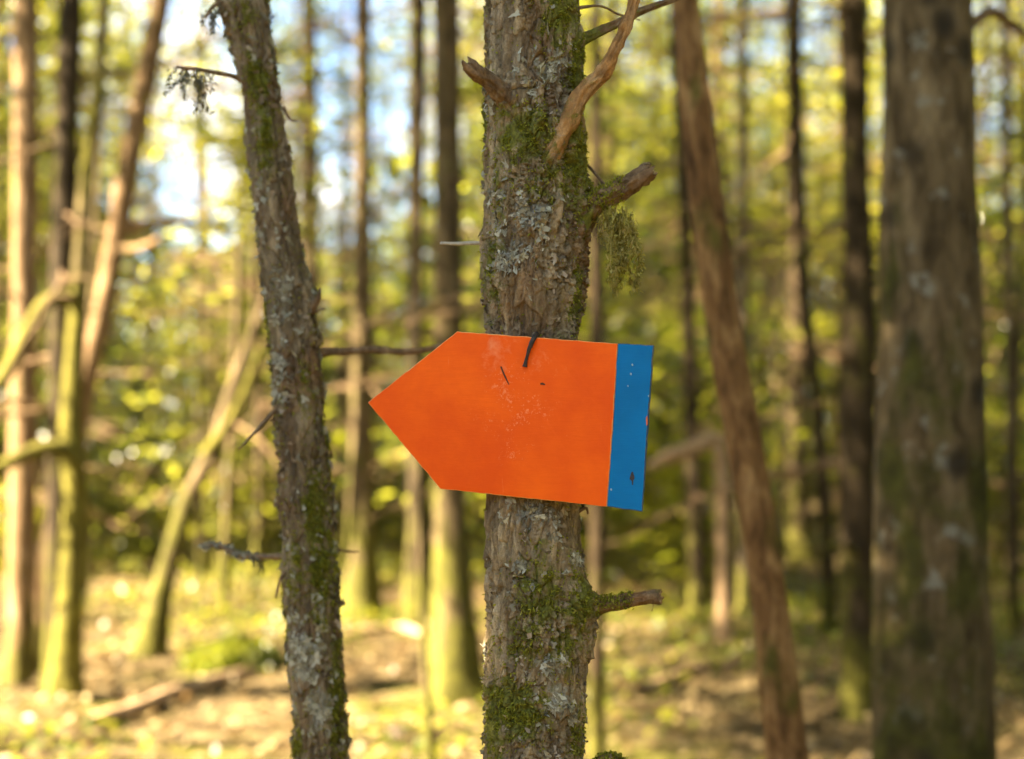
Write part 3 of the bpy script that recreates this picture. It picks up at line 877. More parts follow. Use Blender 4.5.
B("twig", [(492, 243), (470, 243), (455, 243.5), (441, 243)], YS, [2.2, 2.2, 2.0, 1.6], M["pale_twig"], [.03, .04, .055, .07], nu=10, sub=6, amp=.0003, seed=7, end=M["pale_twig"], label="thin pale dry twig")
B("twig", [(578, 8), (600, 6), (618, 14), (640, 20)], YS, [2.0, 1.4, 1.2, .8], M["twig"], [.03, .06, .09, .12], nu=8, sub=6, amp=.0003, seed=8)
kn, KV = B("branch_stub", [(582, 790), (594, 771), (606, 762), (620, 763), (628, 774)], YS, [12, 9, 7, 6, 5], M["stub"], [0, -.01, -.02, -.02, -.02], seed=9, amp=.002, mossy=1.4)
B("twig", [(578, 512), (586, 508), (588, 514)], YS, [2, 1.5, 1], M["twig"], [0, 0, 0], nu=8, sub=5, amp=.0003, seed=10)
B("twig", [(560, 300), (584, 258), (588, 252)], YS, [2, 2.2, 1.2], M["twig"], [-.02, 0, 0], nu=8, sub=5, amp=.0003, seed=12)
B("twig", [(652, 598), (653, 606), (652, 611)], YS, [1.2, .9, .6], M["twig"], [-.03, -.03, -.03], nu=6, sub=4, seed=13)


def on_branch(host, V, sel, n, seed, ln=(.002, .005)):
    rr = np.random.default_rng(seed)
    idx = rr.choice(np.nonzero(sel)[0], n)
    c = V.mean(0)
    nr_ = unit(rr.normal(0, .5, (n, 3)) + np.array([0, -.4, .8]))
    v, f_ = moss_shoots(V[idx] + rr.normal(0, .0012, (n, 3)), nr_, rr, ln, .0008, .1)
    tag(add("moss", mk_mesh("moss", v, f_, [M["moss"]]), host), kind="stuff")


hz = lambda V: V[:, 2] > np.median(V[:, 2])
on_branch(stub, SV, (SV[:, 0] < at(620, 0, YS)[0] - OS[0]) & (SV[:, 2] > at(0, 215, YS)[2]), 1300, 1)
on_branch(stb2, SV2, (SV2[:, 0] < at(628, 0, YS)[0] - OS[0]) & (SV2[:, 2] > at(0, 606, YS)[2]), 900, 2)
on_branch(kn, KV, KV[:, 2] > -9, 2500, 3, (.002, .006))


def beard(host, origin, roots, Y, mat, seed, leaf=.0022, per=95, spread=.006):
    """hanging strands of lichen or moss, many small shoots along drooping threads"""
    rr = np.random.default_rng(seed)
    Vs, Q4, Q3, o_ = [], [], [], 0
    for (px, py), L, dens in roots:
        p0 = at(px, py, Y) - origin
        n_ = 7
        pts = [p0]
        d_ = np.array([rr.normal(0, .25), rr.normal(0, .25), -1.0])
        for k in range(n_):
            d_ = unit(d_ + rr.normal(0, .28, 3) + np.array([0, 0, -.35])); pts.append(pts[-1] + d_ * L / n_)
        v, q_, q2_, t_ = tube(pts, list(np.linspace(.0008, .0004, len(pts))), 5, 3)
        Vs.append(v); Q4 += [q_ + o_]; o_ += len(v)
        m = int(per * dens * L / .05)
        a = rr.uniform(.05, 1, m) * (len(pts) - 1)
        i0 = np.minimum(a.astype(int), len(pts) - 2); f_ = (a - i0)[:, None]
        pa = np.array(pts)
        c = pa[i0] * (1 - f_) + pa[i0 + 1] * f_ + rr.normal(0, spread * .4, (m, 3))
        nr_ = unit(rr.normal(0, 1, (m, 3)) + np.array([0, 0, -.7]))
        v, fs_ = moss_shoots(c, nr_, rr, (leaf * 1.0, leaf * 3.2), leaf * .38, .5)
        Vs.append(v); Q4.append(fs_[0] + o_); Q3.append(fs_[1] + o_); o_ += len(v)
    me = mk_mesh("hanging_moss", np.concatenate(Vs), [np.concatenate(Q4), np.concatenate(Q3)], [mat])
    return add("hanging_moss", me, host)


beard(stub, OS, [((604, 208), .045, .7), ((610, 206), .075, 1.2), ((617, 204), .07, 1.2), ((622, 206), .095, 1.5), ((626, 206), .06, 1), ((613, 212), .085, 1.2), ((630, 214), .085, 1.5), ((606, 212), .05, 1), ((620, 212), .06, 1.3), ((634, 232), .055, 1.5), ((616, 235), .06, 1.4)], YS - .033, M["beard"], 21)

# ------------------------------------------------------------------ the grey tree on the left
YL = 1.86
TABL = [(0, 217, 267), (45, 232, 274), (90, 243, 278), (157, 248, 288), (224, 256, 299), (291, 266, 310), (340, 270, 319), (395, 273, 322), (450, 278, 327), (505, 279, 332), (561, 284, 336), (616, 286, 339), (671, 288, 342), (726, 292, 347), (759, 293, 349)]
MOSS_L = [(262, 85, 16, 18, 1.0), (270, 140, 12, 40, .8), (255, 70, 14, 14, .7), (320, 510, 12, 40, 1.0), (325, 570, 12, 50, 1.0), (300, 570, 12, 30, .6), (340, 690, 8, 60, .9), (312, 390, 8, 40, .5), (296, 740, 8, 16, .9), (250, 20, 14, 20, .5)]
LICH_L = [(308, 660, 18, 40, 1.0), (322, 700, 14, 34, 1.0), (295, 640, 9, 40, .7), (285, 300, 16, 40, .7), (280, 370, 12, 30, .8), (262, 220, 10, 40, .5), (325, 620, 8, 40, .6)]


def disp_lean(TH, Z, r, cx):
    X, Yy = np.cos(TH) * .038, np.sin(TH) * .038
    Wx = X + cx
    front = sstep(.3, -.5, np.sin(TH))
    wu = fbm(X * 30, Yy * 30, Z * 14, 3, 2); wv = fbm(X * 30, Yy * 30, Z * 14 + 9, 3, 5)
    n1 = PN[6](X * 75 + wv * .5, Yy * 75, Z * 9 + wu * .3)
    fiss = np.exp(-(n1 / .11) ** 2) * sstep(-.2, .2, PN[8](X * 24, Yy * 24, Z * 8))
    f1, f2, c1, w1, ou, ov = worley(TH / (2 * math.pi) * 15 + wu * .5, Z / .034 + wv * .5, 15, 13)
    g1, g2, c2, w2, pu, pv = worley(TH / (2 * math.pi) * 34 + wu * 1.0, Z / .012 + wv * 1.2, 34, 15)
    scal = sstep(-.2, .3, fbm(X * 14, Yy * 14, Z * 8 + 2, 3, 5))
    mossm = px_mask(MOSS_L, YL, Wx, Z, front) + (1 - front) * sstep(.1, .5, fbm(X * 16, Yy * 16, Z * 6, 3, 2))
    lichm = px_mask(LICH_L, YL, Wx, Z, front) + (1 - front) * .5
    h = (c1 - .5) * .0032 - ov * (w1 - .3) * .0036 - .002 * sstep(.16, 0, f2 - f1)
    h += scal * ((c2 - .5) * .0036 - pv * (w2 - .2) * .004 - .0014 * sstep(.14, 0, g2 - g1))
    h -= fiss * .004
    h += .0022 * fbm(X * 60, Yy * 60, Z * 22, 4, 3) + .003 * fbm(X * 10, Yy * 10, Z * 9, 2, 9)
    h += .0025 * np.clip(mossm, 0, 1) * (.4 + .6 * fbm(X * 140, Yy * 140, Z * 140, 3, 6))
    c = at(314, 292, YL)
    h += .006 * np.exp(-((Wx - c[0]) / .012) ** 2 - ((Z - c[2]) / .02) ** 2)
    return h, dict(moss=np.clip(mossm, 0, 1.2), lichen=np.clip(lichm, 0, 1), tone=np.clip(.5 * c1 + .5 * c2, 0, 1), scal=scal)


rowsL, zL, thL, PL, NL, AL = detailed_trunk(TABL, YL, 7.5, 224, .0016, .03, disp_lean)
xl0 = float(np.interp(0, rowsL[:, 0], rowsL[:, 1]))
OL = np.array([xl0, YL, 0.0])
ltree = thing("lichen_covered_tree", OL, "grey scaly trunk leaning left of the arrow with pale lichen at the bottom", "tree")
add("trunk", mk_mesh("trunk", PL.reshape(-1, 3) - OL, [ring_quads(len(zL), len(thL))], [M["bark_lean"]], attrs={k: AL[k].ravel() for k in ("moss", "lichen", "tone")}), ltree)
add("crown", SPO[1], ltree, (float(np.interp(4.0, rowsL[:, 0], rowsL[:, 1])) - xl0, 0, 4.0), (0, 0, 2), .7)
visL = ((zL > at(0, 860, YL)[2]) & (zL < at(0, -100, YL)[2]))[:, None] * sstep(.55, .1, np.sin(thL))[None]
clL = sstep(-.05, .45, fbm(PL[..., 0] * 90, PL[..., 1] * 90, PL[..., 2] * 70, 3, 3))
p, nr = pick(PL, NL, (np.clip(AL["moss"], 0, 1) ** 1.6 * clL + .006) * visL, zL, 12000, r)
V, fs = moss_shoots(p, nr, r)
tag(add("moss", mk_mesh("moss", V - OL, fs, [M["moss"]]), ltree), kind="stuff")
p, nr = pick(PL, NL, (np.clip(AL["lichen"], 0, 1) ** 2.2 * clL ** 2 + .003) * visL, zL, 1500, r)
V, fs = lobes(p, nr, r, (.002, .0065))
tag(add("lichen", mk_mesh("lichen", V - OL, fs, [M["lichen"]], smooth=False), ltree), kind="stuff")
p, nr = pick(PL, NL, (AL["scal"] * clL + .01) * visL, zL, 700, r)
V, fs = lobes(p, nr, r, (.002, .006), .003, 6)
tag(add("loose_bark", mk_mesh("loose_bark", V - OL, fs, [M["flake"]], smooth=False), ltree), kind="stuff")

B = lambda *a, **k: fg_branch(ltree, OL, *a, **k)
tw, _ = B("twig", [(248, 84), (232, 76), (212, 72), (195, 69), (176, 67)], YL, [3.5, 2.6, 2.2, 2, 1.4], M["twig"], [0, -.02, -.04, -.05, -.06], nu=10, sub=6, amp=.0004, seed=31, label="twig hung with dark lichen at the upper left")
beard(tw, OL, [((178, 68), .03, 1.2), ((182, 69), .045, 1.5), ((188, 69), .04, 1.8), ((193, 70), .06, 1.8), ((199, 71), .05, 1.5), ((204, 72), .055, 1.2), ((208, 73), .03, 1.2), ((196, 70), .035, 2), ((186, 69), .03, 2)], YL - .05, M["beard_dark"], 22, per=50)
tw, _ = B("twig", [(236, 6), (222, 2), (212, 8), (206, 18)], YL, [4, 2.6, 2, 1.2], M["twig"], [0, -.02, -.03, -.04], nu=10, sub=6, amp=.0004, seed=32)
beard(tw, OL, [((220, 3), .03, 1.5), ((214, 8), .035, 1.8), ((210, 10), .03, 1.8), ((206, 14), .02, 1.6)], YL - .03, M["beard_dark"], 23, per=45)
B("twig", [(283, 108), (290, 119), (299, 121)], YL, [2.4, 1.8, .8], M["twig"], [0, -.01, -.01], nu=8, sub=6, seed=33)
B("branch_stub", [(304, 318), (312, 308), (318, 298), (321, 288)], YL, [6, 4.5, 3, .8], M["stub"], [-.01, -.015, -.02, -.02], nu=12, sub=8, amp=.0006, seed=34)
B("twig", [(312, 312), (320, 310), (326, 309)], YL, [2.2, 1.8, .8], M["twig"], [-.01, -.02, -.02], nu=8, sub=6, seed=35)
B("branch", [(312, 354), (330, 352), (352, 351), (378, 350), (402, 352), (424, 350), (448, 345), (470, 346)], YL, [6, 4.5, 4.2, 4, 3.6, 3.4, 3, 2.5], M["stub"], [0, .02, .03, .04, .05, .06, .07, .08], nu=12, sub=10, amp=.0009, seed=36, label="bare branch reaching behind the arrow")
B("twig", [(280, 405), (268, 418), (254, 434), (238, 450)], YL, [2.4, 2, 1.7, 1.3], M["twig"], [0, -.03, -.06, -.09], nu=8, sub=6, seed=37)
tw, TV = B("twig", [(288, 556), (272, 557), (256, 556), (240, 556), (228, 549), (216, 545), (204, 546)], YL, [4, 3.4, 3.2, 3, 2.6, 2.4, 1.8], M["twig"], [0, .02, .05, .08, .1, .12, .14], nu=10, sub=8, amp=.0008, seed=38, label="low twig crusted with pale lichen")
rr = np.random.default_rng(5)
idx = rr.choice(np.nonzero(TV[:, 0] < at(258, 0, YL)[0] - OL[0])[0], 160)
V, fs = lobes(TV[idx], unit(rr.normal(size=(160, 3)) + np.array([0, -.5, .6])), rr, (.002, .005))
tag(add("lichen", mk_mesh("lichen", V, fs, [M["lichen"]], smooth=False), tw), kind="stuff")
beard(tw, OL, [((262, 558), .012, 2), ((255, 558), .012, 2), ((258, 558), .018, 1.5)], YL + .05, M["beard_dark"], 24, per=40)
B("twig", [(328, 544), (340, 550), (352, 552), (358, 552)], YL, [1.8, 1.3, 1.1, .8], M["twig"], [0, .03, .05, .06], nu=8, sub=6, seed=39)
B("twig", [(286, 570), (280, 580), (276, 598)], YL, [2.0, 1.6, 1], M["twig"], [-.01, -.02, -.02], nu=8, sub=6, seed=40)

# ------------------------------------------------------------------ the arrow sign
YAW = R(17)
tv, up, nrm = np.array([math.cos(YAW), -math.sin(YAW), 0]), np.array([0, 0, 1.0]), np.array([-math.sin(YAW), -math.cos(YAW), 0])
trunk_c = at(532, 420, YS)
s_pl = trunk_c + nrm * .0575            # back face just touches the bark


def on_plane(px, py, off=0.0):
    v, u = (379.5 - py) / F, (px - 512) / F
    d = np.array([u, math.cos(PITCH) - v * math.sin(PITCH), math.sin(PITCH) + v * math.cos(PITCH)])
    c = np.array([0, 0, CAMZ])
    k = nrm.dot(s_pl + nrm * .005 - c) / nrm.dot(d)
    return c + d * k + nrm * off


sgn = thing("trail_arrow_sign", s_pl, "orange wooden arrow with blue end nailed to the flaky trunk, pointing left", "trail sign")


def board(name, pix, mats, thick=.006, bev=.0009, wob=.0002, seed=0):
    """flat board with slightly uneven sawn edges and a fine chamfer"""
    P0 = [on_plane(*q_) for q_ in pix]
    rr = np.random.default_rng(seed)
    pts = []
    for a, b in zip(P0, P0[1:] + P0[:1]):
        n_ = max(2, int(np.linalg.norm(b - a) / .006))
        for k in range(n_):
            pts.append(a + (b - a) * k / n_ + (rr.normal(0, wob, 3) * (np.abs(tv) + up) * (1 if k else .2)))
    pts = np.array(pts); n_ = len(pts)
    c = pts.mean(0)
    inw = unit(c - pts) * bev
    rings = [pts - nrm * thick, pts - nrm * bev, pts + inw]
    V = np.concatenate(rings) - np.array(sgn.location)
    j = np.arange(n_); k = (j + 1) % n_
    side = np.concatenate([np.stack([o_ + j, o_ + k, o_ + n_ + k, o_ + n_ + j], -1) for o_ in (0, n_)])
    me = bpy.data.meshes.new(name)
    me.from_pydata([tuple(v) for v in V], [], [tuple(int(x) for x in f_) for f_ in side] + [tuple(range(2 * n_, 3 * n_)), tuple(range(n_ - 1, -1, -1))])
    for m in mats:
        me.materials.append(m)
    me.update()
    mi_ = [1] * (2 * n_) + [0, 1]
    me.polygons.foreach_set("material_index", mi_)
    # make all normals point outwards
    import bmesh
    bm = bmesh.new(); bm.from_mesh(me); bmesh.ops.recalc_face_normals(bm, faces=bm.faces); bm.to_mesh(me); bm.free()
    return add(name, me, sgn)


def paint(name, cmain, cedge, wear_c, spots):
    t = NT(name)
    ob = t.coord()
    gr = t.n("Mapping", {"Vector": ob, "Scale": (1, 1, 9), "Rotation": (0, R(-5), 0)}).outputs[0]
    c = t.mix(t.ramp(t.noise(ob, 13, 5, .6), [(.35, 0), (.66, 1)]), cmain, cedge)
    c = t.mix(t.ramp(t.noise(gr, 40, 6, .6), [(.45, 0), (.7, .25)]), c, cedge)
    for loc, rad, lo, hi, sc1, amt in spots:
        d = t.n("VectorMath", {0: ob, 1: tuple(loc)}, operation="DISTANCE").outputs["Value"]
        near = t.n("MapRange", {"Value": d, "From Min": rad * .1, "From Max": rad, "To Min": .10, "To Max": -.22}).outputs[0]
        near = t.math("ADD", near, t.math("MULTIPLY", t.math("SUBTRACT", t.noise(ob, 42, 3, .6), .5), .55))
        nz = t.math("ADD", t.noise(ob, sc1, 7, .72, .3), near)
        c = t.mix(t.ramp(nz, [(lo, 0), (hi, amt)]), c, wear_c)
    sc_ = t.noise(t.n("Mapping", {"Vector": ob, "Scale": (14, 14, 1), "Rotation": (0, R(32), 0)}).outputs[0], 26, 4, .6)
    c = t.mix(t.ramp(sc_, [(.70, 0), (.76, .30)]), c, wear_c)
    h = t.math("ADD", t.noise(gr, 90, 6, .65), t.math("MULTIPLY", t.noise(ob, 320, 4, .6), .5))
    b = t.surf(c, .5, .15, t.bump(h, .0003, .6))
    return t.m


L0 = np.array(sgn.location)
rel = lambda px, py: on_plane(px, py) - L0
m_or = paint("worn orange paint", (.88, .122, .0012), (.74, .080, .001), (.88, .28, .11),
             [(rel(512, 400), .115, .645, .73, 300, .6), (rel(500, 395), .055, .63, .72, 110, .5), (rel(545, 368), .06, .58, .80, 34, .6), (rel(495, 352), .055, .55, .78, 28, .62), (rel(520, 450), .065, .65, .72, 420, .55)])
m_bl = paint("blue paint", (.0008, .155, .385), (.0008, .125, .315), (.03, .19, .36), [(rel(632, 365), .03, .68, .74, 500, .3)])
m_edge = (lambda t: (t.surf(t.ramp(t.noise(t.coord(), 150, 4), [(.35, (.80, .17, .02)), (.65, (.70, .36, .12))]), .7, .2), t.m)[1])(NT("orange stained board edge"))
m_edgeb = (lambda t: (t.surf(t.ramp(t.noise(t.coord(), 150, 4), [(.4, (.01, .08, .2)), (.7, (.2, .18, .14))]), .7, .2), t.m)[1])(NT("blue stained board edge"))
P_or = [(367.7, 402.5), (457, 331.3), (617.8, 343.5), (615.0, 390), (611.0, 450), (606.9, 506.6), (440.2, 488.9)]
P_bl = [(617.9, 343.5), (653, 345.1), (641.7, 511.7), (607.0, 506.6), (611.1, 450), (615.1, 390)]
board("board", P_or, [m_or, m_edge], seed=1)
be = board("blue_end", P_bl, [m_bl, m_edgeb], seed=2)

dark = (lambda t: (t.surf(t.ramp(t.noise(t.coord(), 200, 5), [(.3, (.008, .007, .006)), (.7, (.035, .02, .012))]), .6, .5, t.bump(t.noise(t.coord(), 700, 4), .0004)), t.m)[1])(NT("rusty iron"))
p = [on_plane(535, 333, -.006), on_plane(534.5, 338, .002), on_plane(532.5, 343.5, .0045), on_plane(529, 353, .004), on_plane(526.8, 361, .003), on_plane(525.5, 367, .0025)]
add("nail", tube_mesh("nail", [dark], [x - L0 for x in p], [.0024, .0027, .0027, .0019, .0018, .0026], nu=14, sub=6, amp=.0003, freq=300, seed=3), sgn)
mark = (lambda t: (t.surf((.10, .035, .012), .7, .2), t.m)[1])(NT("dark scratch"))
pale = (lambda t: (t.surf((.25, .36, .42), .7, .2), t.m)[1])(NT("pale paint chip"))
oran = (lambda t: (t.surf((.58, .12, .03), .6, .2), t.m)[1])(NT("worn orange edge"))


def chip(name, pix, mat, host=sgn, off=.0006):
    P = np.array([on_plane(*q_, off) - L0 for q_ in pix])
    top_, bot = P, P - nrm * .0012
    n_ = len(P); j = np.arange(n_); k = (j + 1) % n_
    me = bpy.data.meshes.new(name)
    me.from_pydata([tuple(v) for v in np.concatenate([bot, top_])], [], [tuple(range(n_, 2 * n_))] + [(int(a), int(b), int(n_ + b), int(n_ + a)) for a, b in zip(j, k)])
    me.materials.append(mat); me.update()
    return add(name, me, host)


chip("scratch", [(500.2, 366.6), (501.8, 366.4), (503.6, 371), (506, 376.5), (509.4, 384.5), (508.8, 384.8), (504.6, 377.4), (502.4, 372.4)], mark)
chip("scratch", [(540.4, 383), (543, 382.6), (545.4, 384.2), (544.8, 385.2), (542, 384.8), (540.6, 385)], mark)
chip("stain", [(631.6, 472), (632.6, 471.4), (633.6, 474), (634.6, 478), (633.4, 480.4), (633, 485), (632.2, 485), (631.8, 481), (629.6, 479), (630.6, 475)], dark, be)
for (px, py), s in (((632.4, 364.8), .9), ((631, 374), 1.0), ((628, 386), .7), ((611.2, 489.5), 1.0), ((648.6, 396), .7)):
    chip("paint_chip", [(px - s, py), (px - s * .3, py - s * 1.4), (px + s * .8, py - s * .6), (px + s * .7, py + s), (px - s * .2, py + s * 1.2)], pale, be)
chip("paint_chip", [(645.9, 418), (647.4, 415.5), (647.8, 424), (646.6, 426)], oran, be)

# ------------------------------------------------------------------ woods behind: spruces, saplings, bushes
# trees added out of view on both sides, crowns shading arrow and floor
SHADE_TREES = ((-3.4, .8, 2.9, 1.1, "added shade tree, low crowned broadleaf, just left of the path"), (-5.7, .9, 4.0, 1.4, "added shade tree, tall broadleaf left of the path behind the low crowned one"),
      (-8.4, -.1, 5.6, 1.5, "added shade tree, tallest broadleaf left of the path"), (-8.0, 5.6, 6.2, .95, "added shade tree with small high crown beyond the left edge"),
      (-8.3, 8.4, 6.8, .95, "added shade tree with small high crown farther along the left side"), (-9.0, 10.8, 8.0, .95, "added shade tree, tallest of the high crowned, far along the left side"),
      (3.2, 4.2, 2.6, .9, "added shade tree, dense and low, just beyond the right edge"), (4.9, 7.6, 3.0, 1.1, "added shade tree, broad and leafy, farther back beyond the right edge"), (3.6, 1.2, 3.4, 1.1, "added shade tree right of the path beside the camera"), (7.5, 10.5, 3.5, 1.2, "added shade tree, farthest beyond the right edge"))
for k_, (x_, y_, h_, s_, lb_) in enumerate(SHADE_TREES):
    rt = thing("broadleaf_tree", (x_, y_, 0), lb_, "tree")
    pts = [np.array([0, 0, -.2]), np.array([.05, .02, 2]), np.array([-.05, .05, 4]), np.array([.03, 0, h_ + 5])]
    add("trunk", tube_mesh("trunk", [M["far_grey"]], pts, [.15, .12, .09, .02], nu=12, sub=6, amp=.01, freq=12), rt)
    add("crown", CAD if k_ < 4 else CAN[k_ % 2], rt, (0, 0, h_), (0, 0, k_ * 2.1), s_)
used = [(float(v[0].location[0]), v[2]) for v in bent.values()]


def gap_limit(x, y):
    """height up to which plants may grow where the photograph shows open sky, upper left"""
    px = 512 + F * x / y
    g = max(0.0, 1 - abs(px - 265) / 150)
    return px, g


protoS, protoP, protoB = {}, {}, {}


def copy_tree(o, parent=None):
    c = o.copy(); col.objects.link(c)
    if parent:
        c.parent = parent
    for ch in list(o.children):
        copy_tree(ch, c)
    return c


def build_spruce(kind, seed):
    root = thing("spruce_tree", (0, 0, 0), "slender blurred spruce among the many far trunks", "tree", "slender spruces deeper in the wood")
    rr = np.random.default_rng(seed)
    H = 14
    zz = np.array([-.3, 0, .3, 1, 3, 6, 10, H])
    rows = np.stack([zz, np.cumsum(rr.normal(0, .03, len(zz))), np.array([.17, .15, .125, .11, .10, .085, .05, .015])], 1)
    me, fx = plain_trunk(rows, 0, (0, 0, 0), M[["far_brown", "far_dark", "far_mossy", "far_warm"][kind]], nu=12, step=.25, seed=seed)
    add("trunk", me, root)
    add("crown", (SPR + SPO)[kind], root, (0, 0, 6.2), (0, 0, kind), 1.0)
    twigs_on(root, fx, 1.2, 6.8, 16, seed + 5, (.7, 1.8))
    return root


def build_leafy(kind, seed, bush=False):
    rr = np.random.default_rng(seed)
    if bush:
        root = thing("bush", (0, 0, 0), "loose leafy bush in the undergrowth behind the trunks", "bush", "bushes in the undergrowth")
        add("crown", BUSH[kind], root)
        pts = [np.array([0, 0, -.1]), np.array([.02, .01, .5]), np.array([.05, -.02, 1.2])]
        add("stem", tube_mesh("stem", [M["twig"]], pts, [.02, .015, .006], nu=7, sub=4), root)
    else:
        root = thing("sapling", (0, 0, 0), "young leafy tree glowing yellow green among the far trunks", "young tree", "young leafy trees deeper in the wood")
        add("crown", SAP[kind], root)
        pts = [np.array([0, 0, -.2]), np.array([.03, .02, 1.2]), np.array([-.04, .0, 2.6]), np.array([.02, .03, 4.3])]
        add("trunk", tube_mesh("trunk", [M["far_mossy"]], pts, [.04, .032, .022, .006], nu=8, sub=4), root)
    return root


def scatter(build, kinds, n, y0, y1, mind, seed, srange, hgt, power=1.0, skip=lambda x, y, s: False):
    rr = np.random.default_rng(seed)
    protos, placed, k = {}, [], 0
    for _ in range(n * 40):
        if k >= n:
            break
        y = y0 + (y1 - y0) * rr.random() ** power
        x = rr.uniform(-1, 1) * (.42 * y + 1.0)
        s = rr.uniform(*srange)
        if any((x - a) ** 2 + (y - b) ** 2 < mind ** 2 for a, b in placed + used):
            continue
        if y < 26 and 812 < 512 + F * x / y < 905 or skip(x, y, s):
            continue
        kd = kinds[k % len(kinds)]
        if kd not in protos:
            protos[kd] = build(kd, seed + kd); o_ = protos[kd]
        else:
            o_ = copy_tree(protos[kd])
        o_.location = (x, y, float(ground_z(x, y)) - .02)
        o_.rotation_euler = (rr.normal(0, .025), rr.normal(0, .03), rr.uniform(0, 6.28))
        o_.scale = (s, s, s * rr.uniform(.9, 1.15))
        placed.append((x, y)); k += 1
    return placed


def skip_spruce(x, y, s):
    px, g = gap_limit(x, y)
    return 75 < px < 450 and (y < 20 or rng.random() < .6)


def skip_sap(x, y, s):
    px, g = gap_limit(x, y)
    top = 1.55 + y * (440 - 190) / F
    if 130 < px < 430 and 4.6 * s > top:
        return True
    if y < 13.5 and -7 < x < 2.6:
        return True
    return False


def skip_bush(x, y, s):
    return y < 13.5 and -4.6 < x < 4.8


scatter(build_spruce, [0, 1, 2, 3, 1, 0], 84, 13.5, 46, 1.2, 301, (.6, 1.25), 14, .8, skip_spruce)
def build_young(kind, seed):
    root = thing("young_spruce", (0, 0, 0), "dense dark young spruce between the far trunks", "young spruce", "young spruces deeper in the wood")
    add("crown", SPY[kind], root, (0, 0, .3))
    add("trunk", tube_mesh("trunk", [M["far_brown"]], [np.array([0, 0, -.2]), np.array([.02, 0, 2]), np.array([0, .02, 4.6])], [.05, .035, .008], nu=8, sub=4), root)
    return root


def build_tall(kind, seed):
    root = thing("broadleaf_tree", (0, 0, 0), "tall thin leafy tree with loose bright crown among the far trunks", "tree", "tall leafy trees deeper in the wood")
    add("crown", CAN[kind], root, (0, 0, 2.6))
    add("trunk", tube_mesh("trunk", [M["far_dark"]], [np.array([0, 0, -.2]), np.array([.06, 0, 3]), np.array([-.03, .04, 6]), np.array([0, .02, 9.2])], [.10, .085, .055, .012], nu=10, sub=6, amp=.006, freq=10), root)
    return root


scatter(build_tall, [0, 1, 0], 20, 15, 42, 2.2, 306, (.7, 1.15), 9, .9, lambda x, y, s: 110 < 512 + F * x / y < 450)
def build_pole(kind, seed):
    root = thing("sapling", (0, 0, 0), "thin bare young stem among the far trunks", "young tree", "thin bare stems deeper in the wood")
    rr = np.random.default_rng(seed)
    zz = np.array([-.2, .5, 1.5, 3, 5, 7.5])
    rows = np.stack([zz, np.cumsum(rr.normal(0, .07, len(zz))), np.array([.045, .04, .035, .03, .022, .006])], 1)
    me, fx = plain_trunk(rows, 0, (0, 0, 0), M[["far_dark", "far_mossy", "far_brown"][kind]], nu=8, step=.3, seed=seed)
    add("trunk", me, root)
    twigs_on(root, fx, .8, 6.8, 12, seed + 3, (.5, 1.3))
    return root


scatter(build_pole, [0, 1, 2, 0], 46, 9.5, 30, .7, 307, (.7, 1.4), 7, 1.0, lambda x, y, s: y < 12 and -1.5 < x < .9)
scatter(build_young, [0, 1], 36, 14, 44, 1.4, 305, (.7, 1.6), 4.6, .8, skip_sap)
scatter(build_leafy, [0, 1, 2], 60, 11.5, 40, 1.3, 302, (.75, 1.35), 4.5, .8, skip_sap)
scatter(lambda k, s: build_leafy(k, s, True), [0, 1, 2], 70, 12, 34, .9, 303, (.7, 1.3), 1.5, .8, skip_bush)

# far edge of the wood, one mass of leaves beyond the last trunks
N = 110000
fy = rng.uniform(46, 75, N); fx_ = rng.uniform(-1, 1, N) * (.45 * fy + 3)
ppx = 512 + F * fx_ / fy
gap = np.clip(1 - np.abs(ppx - 265) / 170, 0, 1)
topz = 1.55 + fy * (.165 - .03 * sstep(0, .5, gap))
fz = rng.random(N) ** 1.1 * topz
dens = fbm(fx_ * .5, fy * .35, fz * .7, 4, 4)
keep = dens > .0
C = np.stack([fx_, fy, fz], 1)[keep]; n = len(C)
nr = unit(np.array([0, 0, .6]) + rng.normal(0, .7, (n, 3)))
D = unit(np.cross(nr, rng.normal(size=(n, 3)))); S = np.cross(nr, D)
V, q = kites(C, D, S, rng.uniform(.3, .6, n), rng.uniform(.2, .4, n))
tag(add("distant_woods", mk_mesh("distant_woods", V, [q], [M["olive"]], smooth=False)), "sunlit foliage of the far wood beyond the trunks", None, None, "stuff")

# unseen wood behind and beside the path, heights shaped to steer sky fill
N = 90000
az = rng.uniform(R(70), R(275), N)                    # clockwise from straight ahead, right round behind
rd = rng.uniform(10, 15, N) + np.where(az > R(225), 3, 0)
topz = np.where(az > R(212), 3.2, np.where((az > R(172)) & (az < R(214)), 3.2, 10.5))  # low on the left and behind so fill light enters there
C = np.stack([np.sin(az) * rd, 3 + np.cos(az) * rd, rng.random(N) * topz], 1)
C[:, 1] += np.where(np.abs(C[:, 0]) > 6, rng.uniform(0, 9, N), 0)
N2 = 60000                                             # and out to both sides, farther off
az2 = np.where(rng.random(N2) < .62, rng.uniform(R(-112), R(-22), N2), rng.uniform(R(22), R(75), N2))
rd2 = rng.uniform(24, 42, N2)
C2 = np.stack([np.sin(az2) * rd2, np.cos(az2) * rd2, rng.random(N2) * (rd2 * .24 + 1.5)], 1)
C = np.concatenate([C, C2[np.abs(C2[:, 0]) > .39 * C2[:, 1] + 1]])
keep = fbm(C[:, 0] * .4, C[:, 1] * .4, C[:, 2] * .5, 3, 6) > -.35
C = C[keep]; n = len(C)
far_ = 1 + .5 * (np.hypot(C[:, 0], C[:, 1]) > 23)
nr = unit(np.array([0, 0, .6]) + rng.normal(0, .7, (n, 3)))
D = unit(np.cross(nr, rng.normal(size=(n, 3)))); S = np.cross(nr, D)
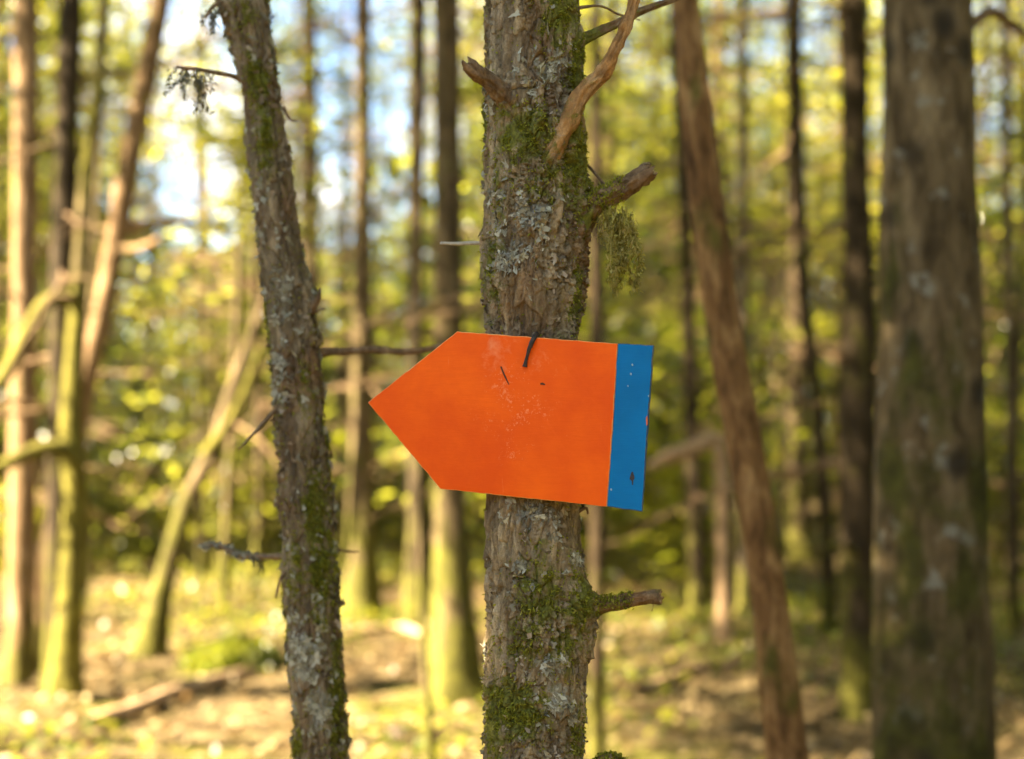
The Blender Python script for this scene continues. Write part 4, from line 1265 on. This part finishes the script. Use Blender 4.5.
V, q = kites(C, D, S, far_ * rng.uniform(.25, .5, n), far_ * rng.uniform(.16, .32, n))
tag(add("unseen_woods", mk_mesh("unseen_woods", V, [q], [M["needle"]], smooth=False)), "unseen foliage around the path, massed to hold back sky light", None, None, "stuff")

# mossy hummock and fallen pieces on the floor
hp = at(238, 655, base_y(664)); hp[2] = 0
u_, v_ = np.meshgrid(np.linspace(0, 2 * math.pi, 28, endpoint=False), np.linspace(0, 1, 12))
rad_ = np.cos(v_ * math.pi / 2) * .30 * (1 + .25 * PN[4](np.cos(u_) * 1.2, np.sin(u_) * 1.2, v_ * 2))
Vh = np.stack([np.cos(u_) * rad_ * 1.15, np.sin(u_) * rad_, -.05 + .20 * np.sin(v_ * math.pi / 2) * (1 + .2 * PN[5](np.cos(u_) * 1.5, np.sin(u_) * 1.5, v_))], -1).reshape(-1, 3)
hm = thing("mossy_mound", hp, "bright green mossy stone on the sunlit floor left of the grey trunk", "mound")  # low mound of the floor, grown over with moss
mm_ = (lambda t: (t.surf(t.ramp(t.noise(t.coord(), 20, 6), [(.3, (.06, .085, .012)), (.7, (.16, .19, .025))]), .95, .1, t.bump(t.noise(t.coord(), 60, 5), .03)), t.m)[1])(NT("bright moss"))
add("mound", mk_mesh("mound", Vh, [ring_quads(12, 28)], [mm_]), hm)
nh = 5000
idx = rng.integers(0, len(Vh), nh)
V, fs = moss_shoots(Vh[idx] + rng.normal(0, .012, (nh, 3)), unit(Vh[idx] * np.array([1, 1, 2]) + np.array([0, 0, .15])), rng, (.02, .06), .008, .1)
tag(add("moss", mk_mesh("moss", V, fs, [M["herb"]]), hm), kind="stuff")
for (a, b, c_, rd, lab) in (((90, 735), (190, 690), (255, 672), .05, "fallen branch on the sunlit floor below the leaning trunks"), ((640, 690), (700, 668), (745, 664), .04, "fallen branch on the shaded floor left of the red brown trunk"),
                            ((345, 640), (400, 634), (430, 642), .05, "fallen branch at the foot of the mossy trunk below the arrow")):
    pts = []
    for px, py in (a, b, c_):
        q_ = at(px, py, base_y(py)); q_[2] = float(ground_z(q_[0], q_[1])) + rd * .8; pts.append(q_)
    o_ = pts[0].copy()
    tag(add("fallen_branch", tube_mesh("fallen_branch", [M["dry_wood"]], [x - o_ for x in pts], [rd, rd * .85, rd * .5], nu=10, sub=10, amp=.008, freq=14, seed=5), None, o_), lab, "branch")

# ------------------------------------------------------------------ render settings
sc.view_settings.view_transform = "Standard"
sc.view_settings.look = "None"
sc.view_settings.gamma = 1
sc.view_settings.exposure = 3.9
sc.cycles.max_bounces = 7
sc.cycles.diffuse_bounces = 4
sc.cycles.glossy_bounces = 2
sc.cycles.transmission_bounces = 4
sc.cycles.use_denoising = True
sc.cycles.denoiser = "OPENIMAGEDENOISE"
sc.cycles.sample_clamp_indirect = 6
sc.cycles.use_adaptive_sampling = True
sc.cycles.adaptive_threshold = 0.01
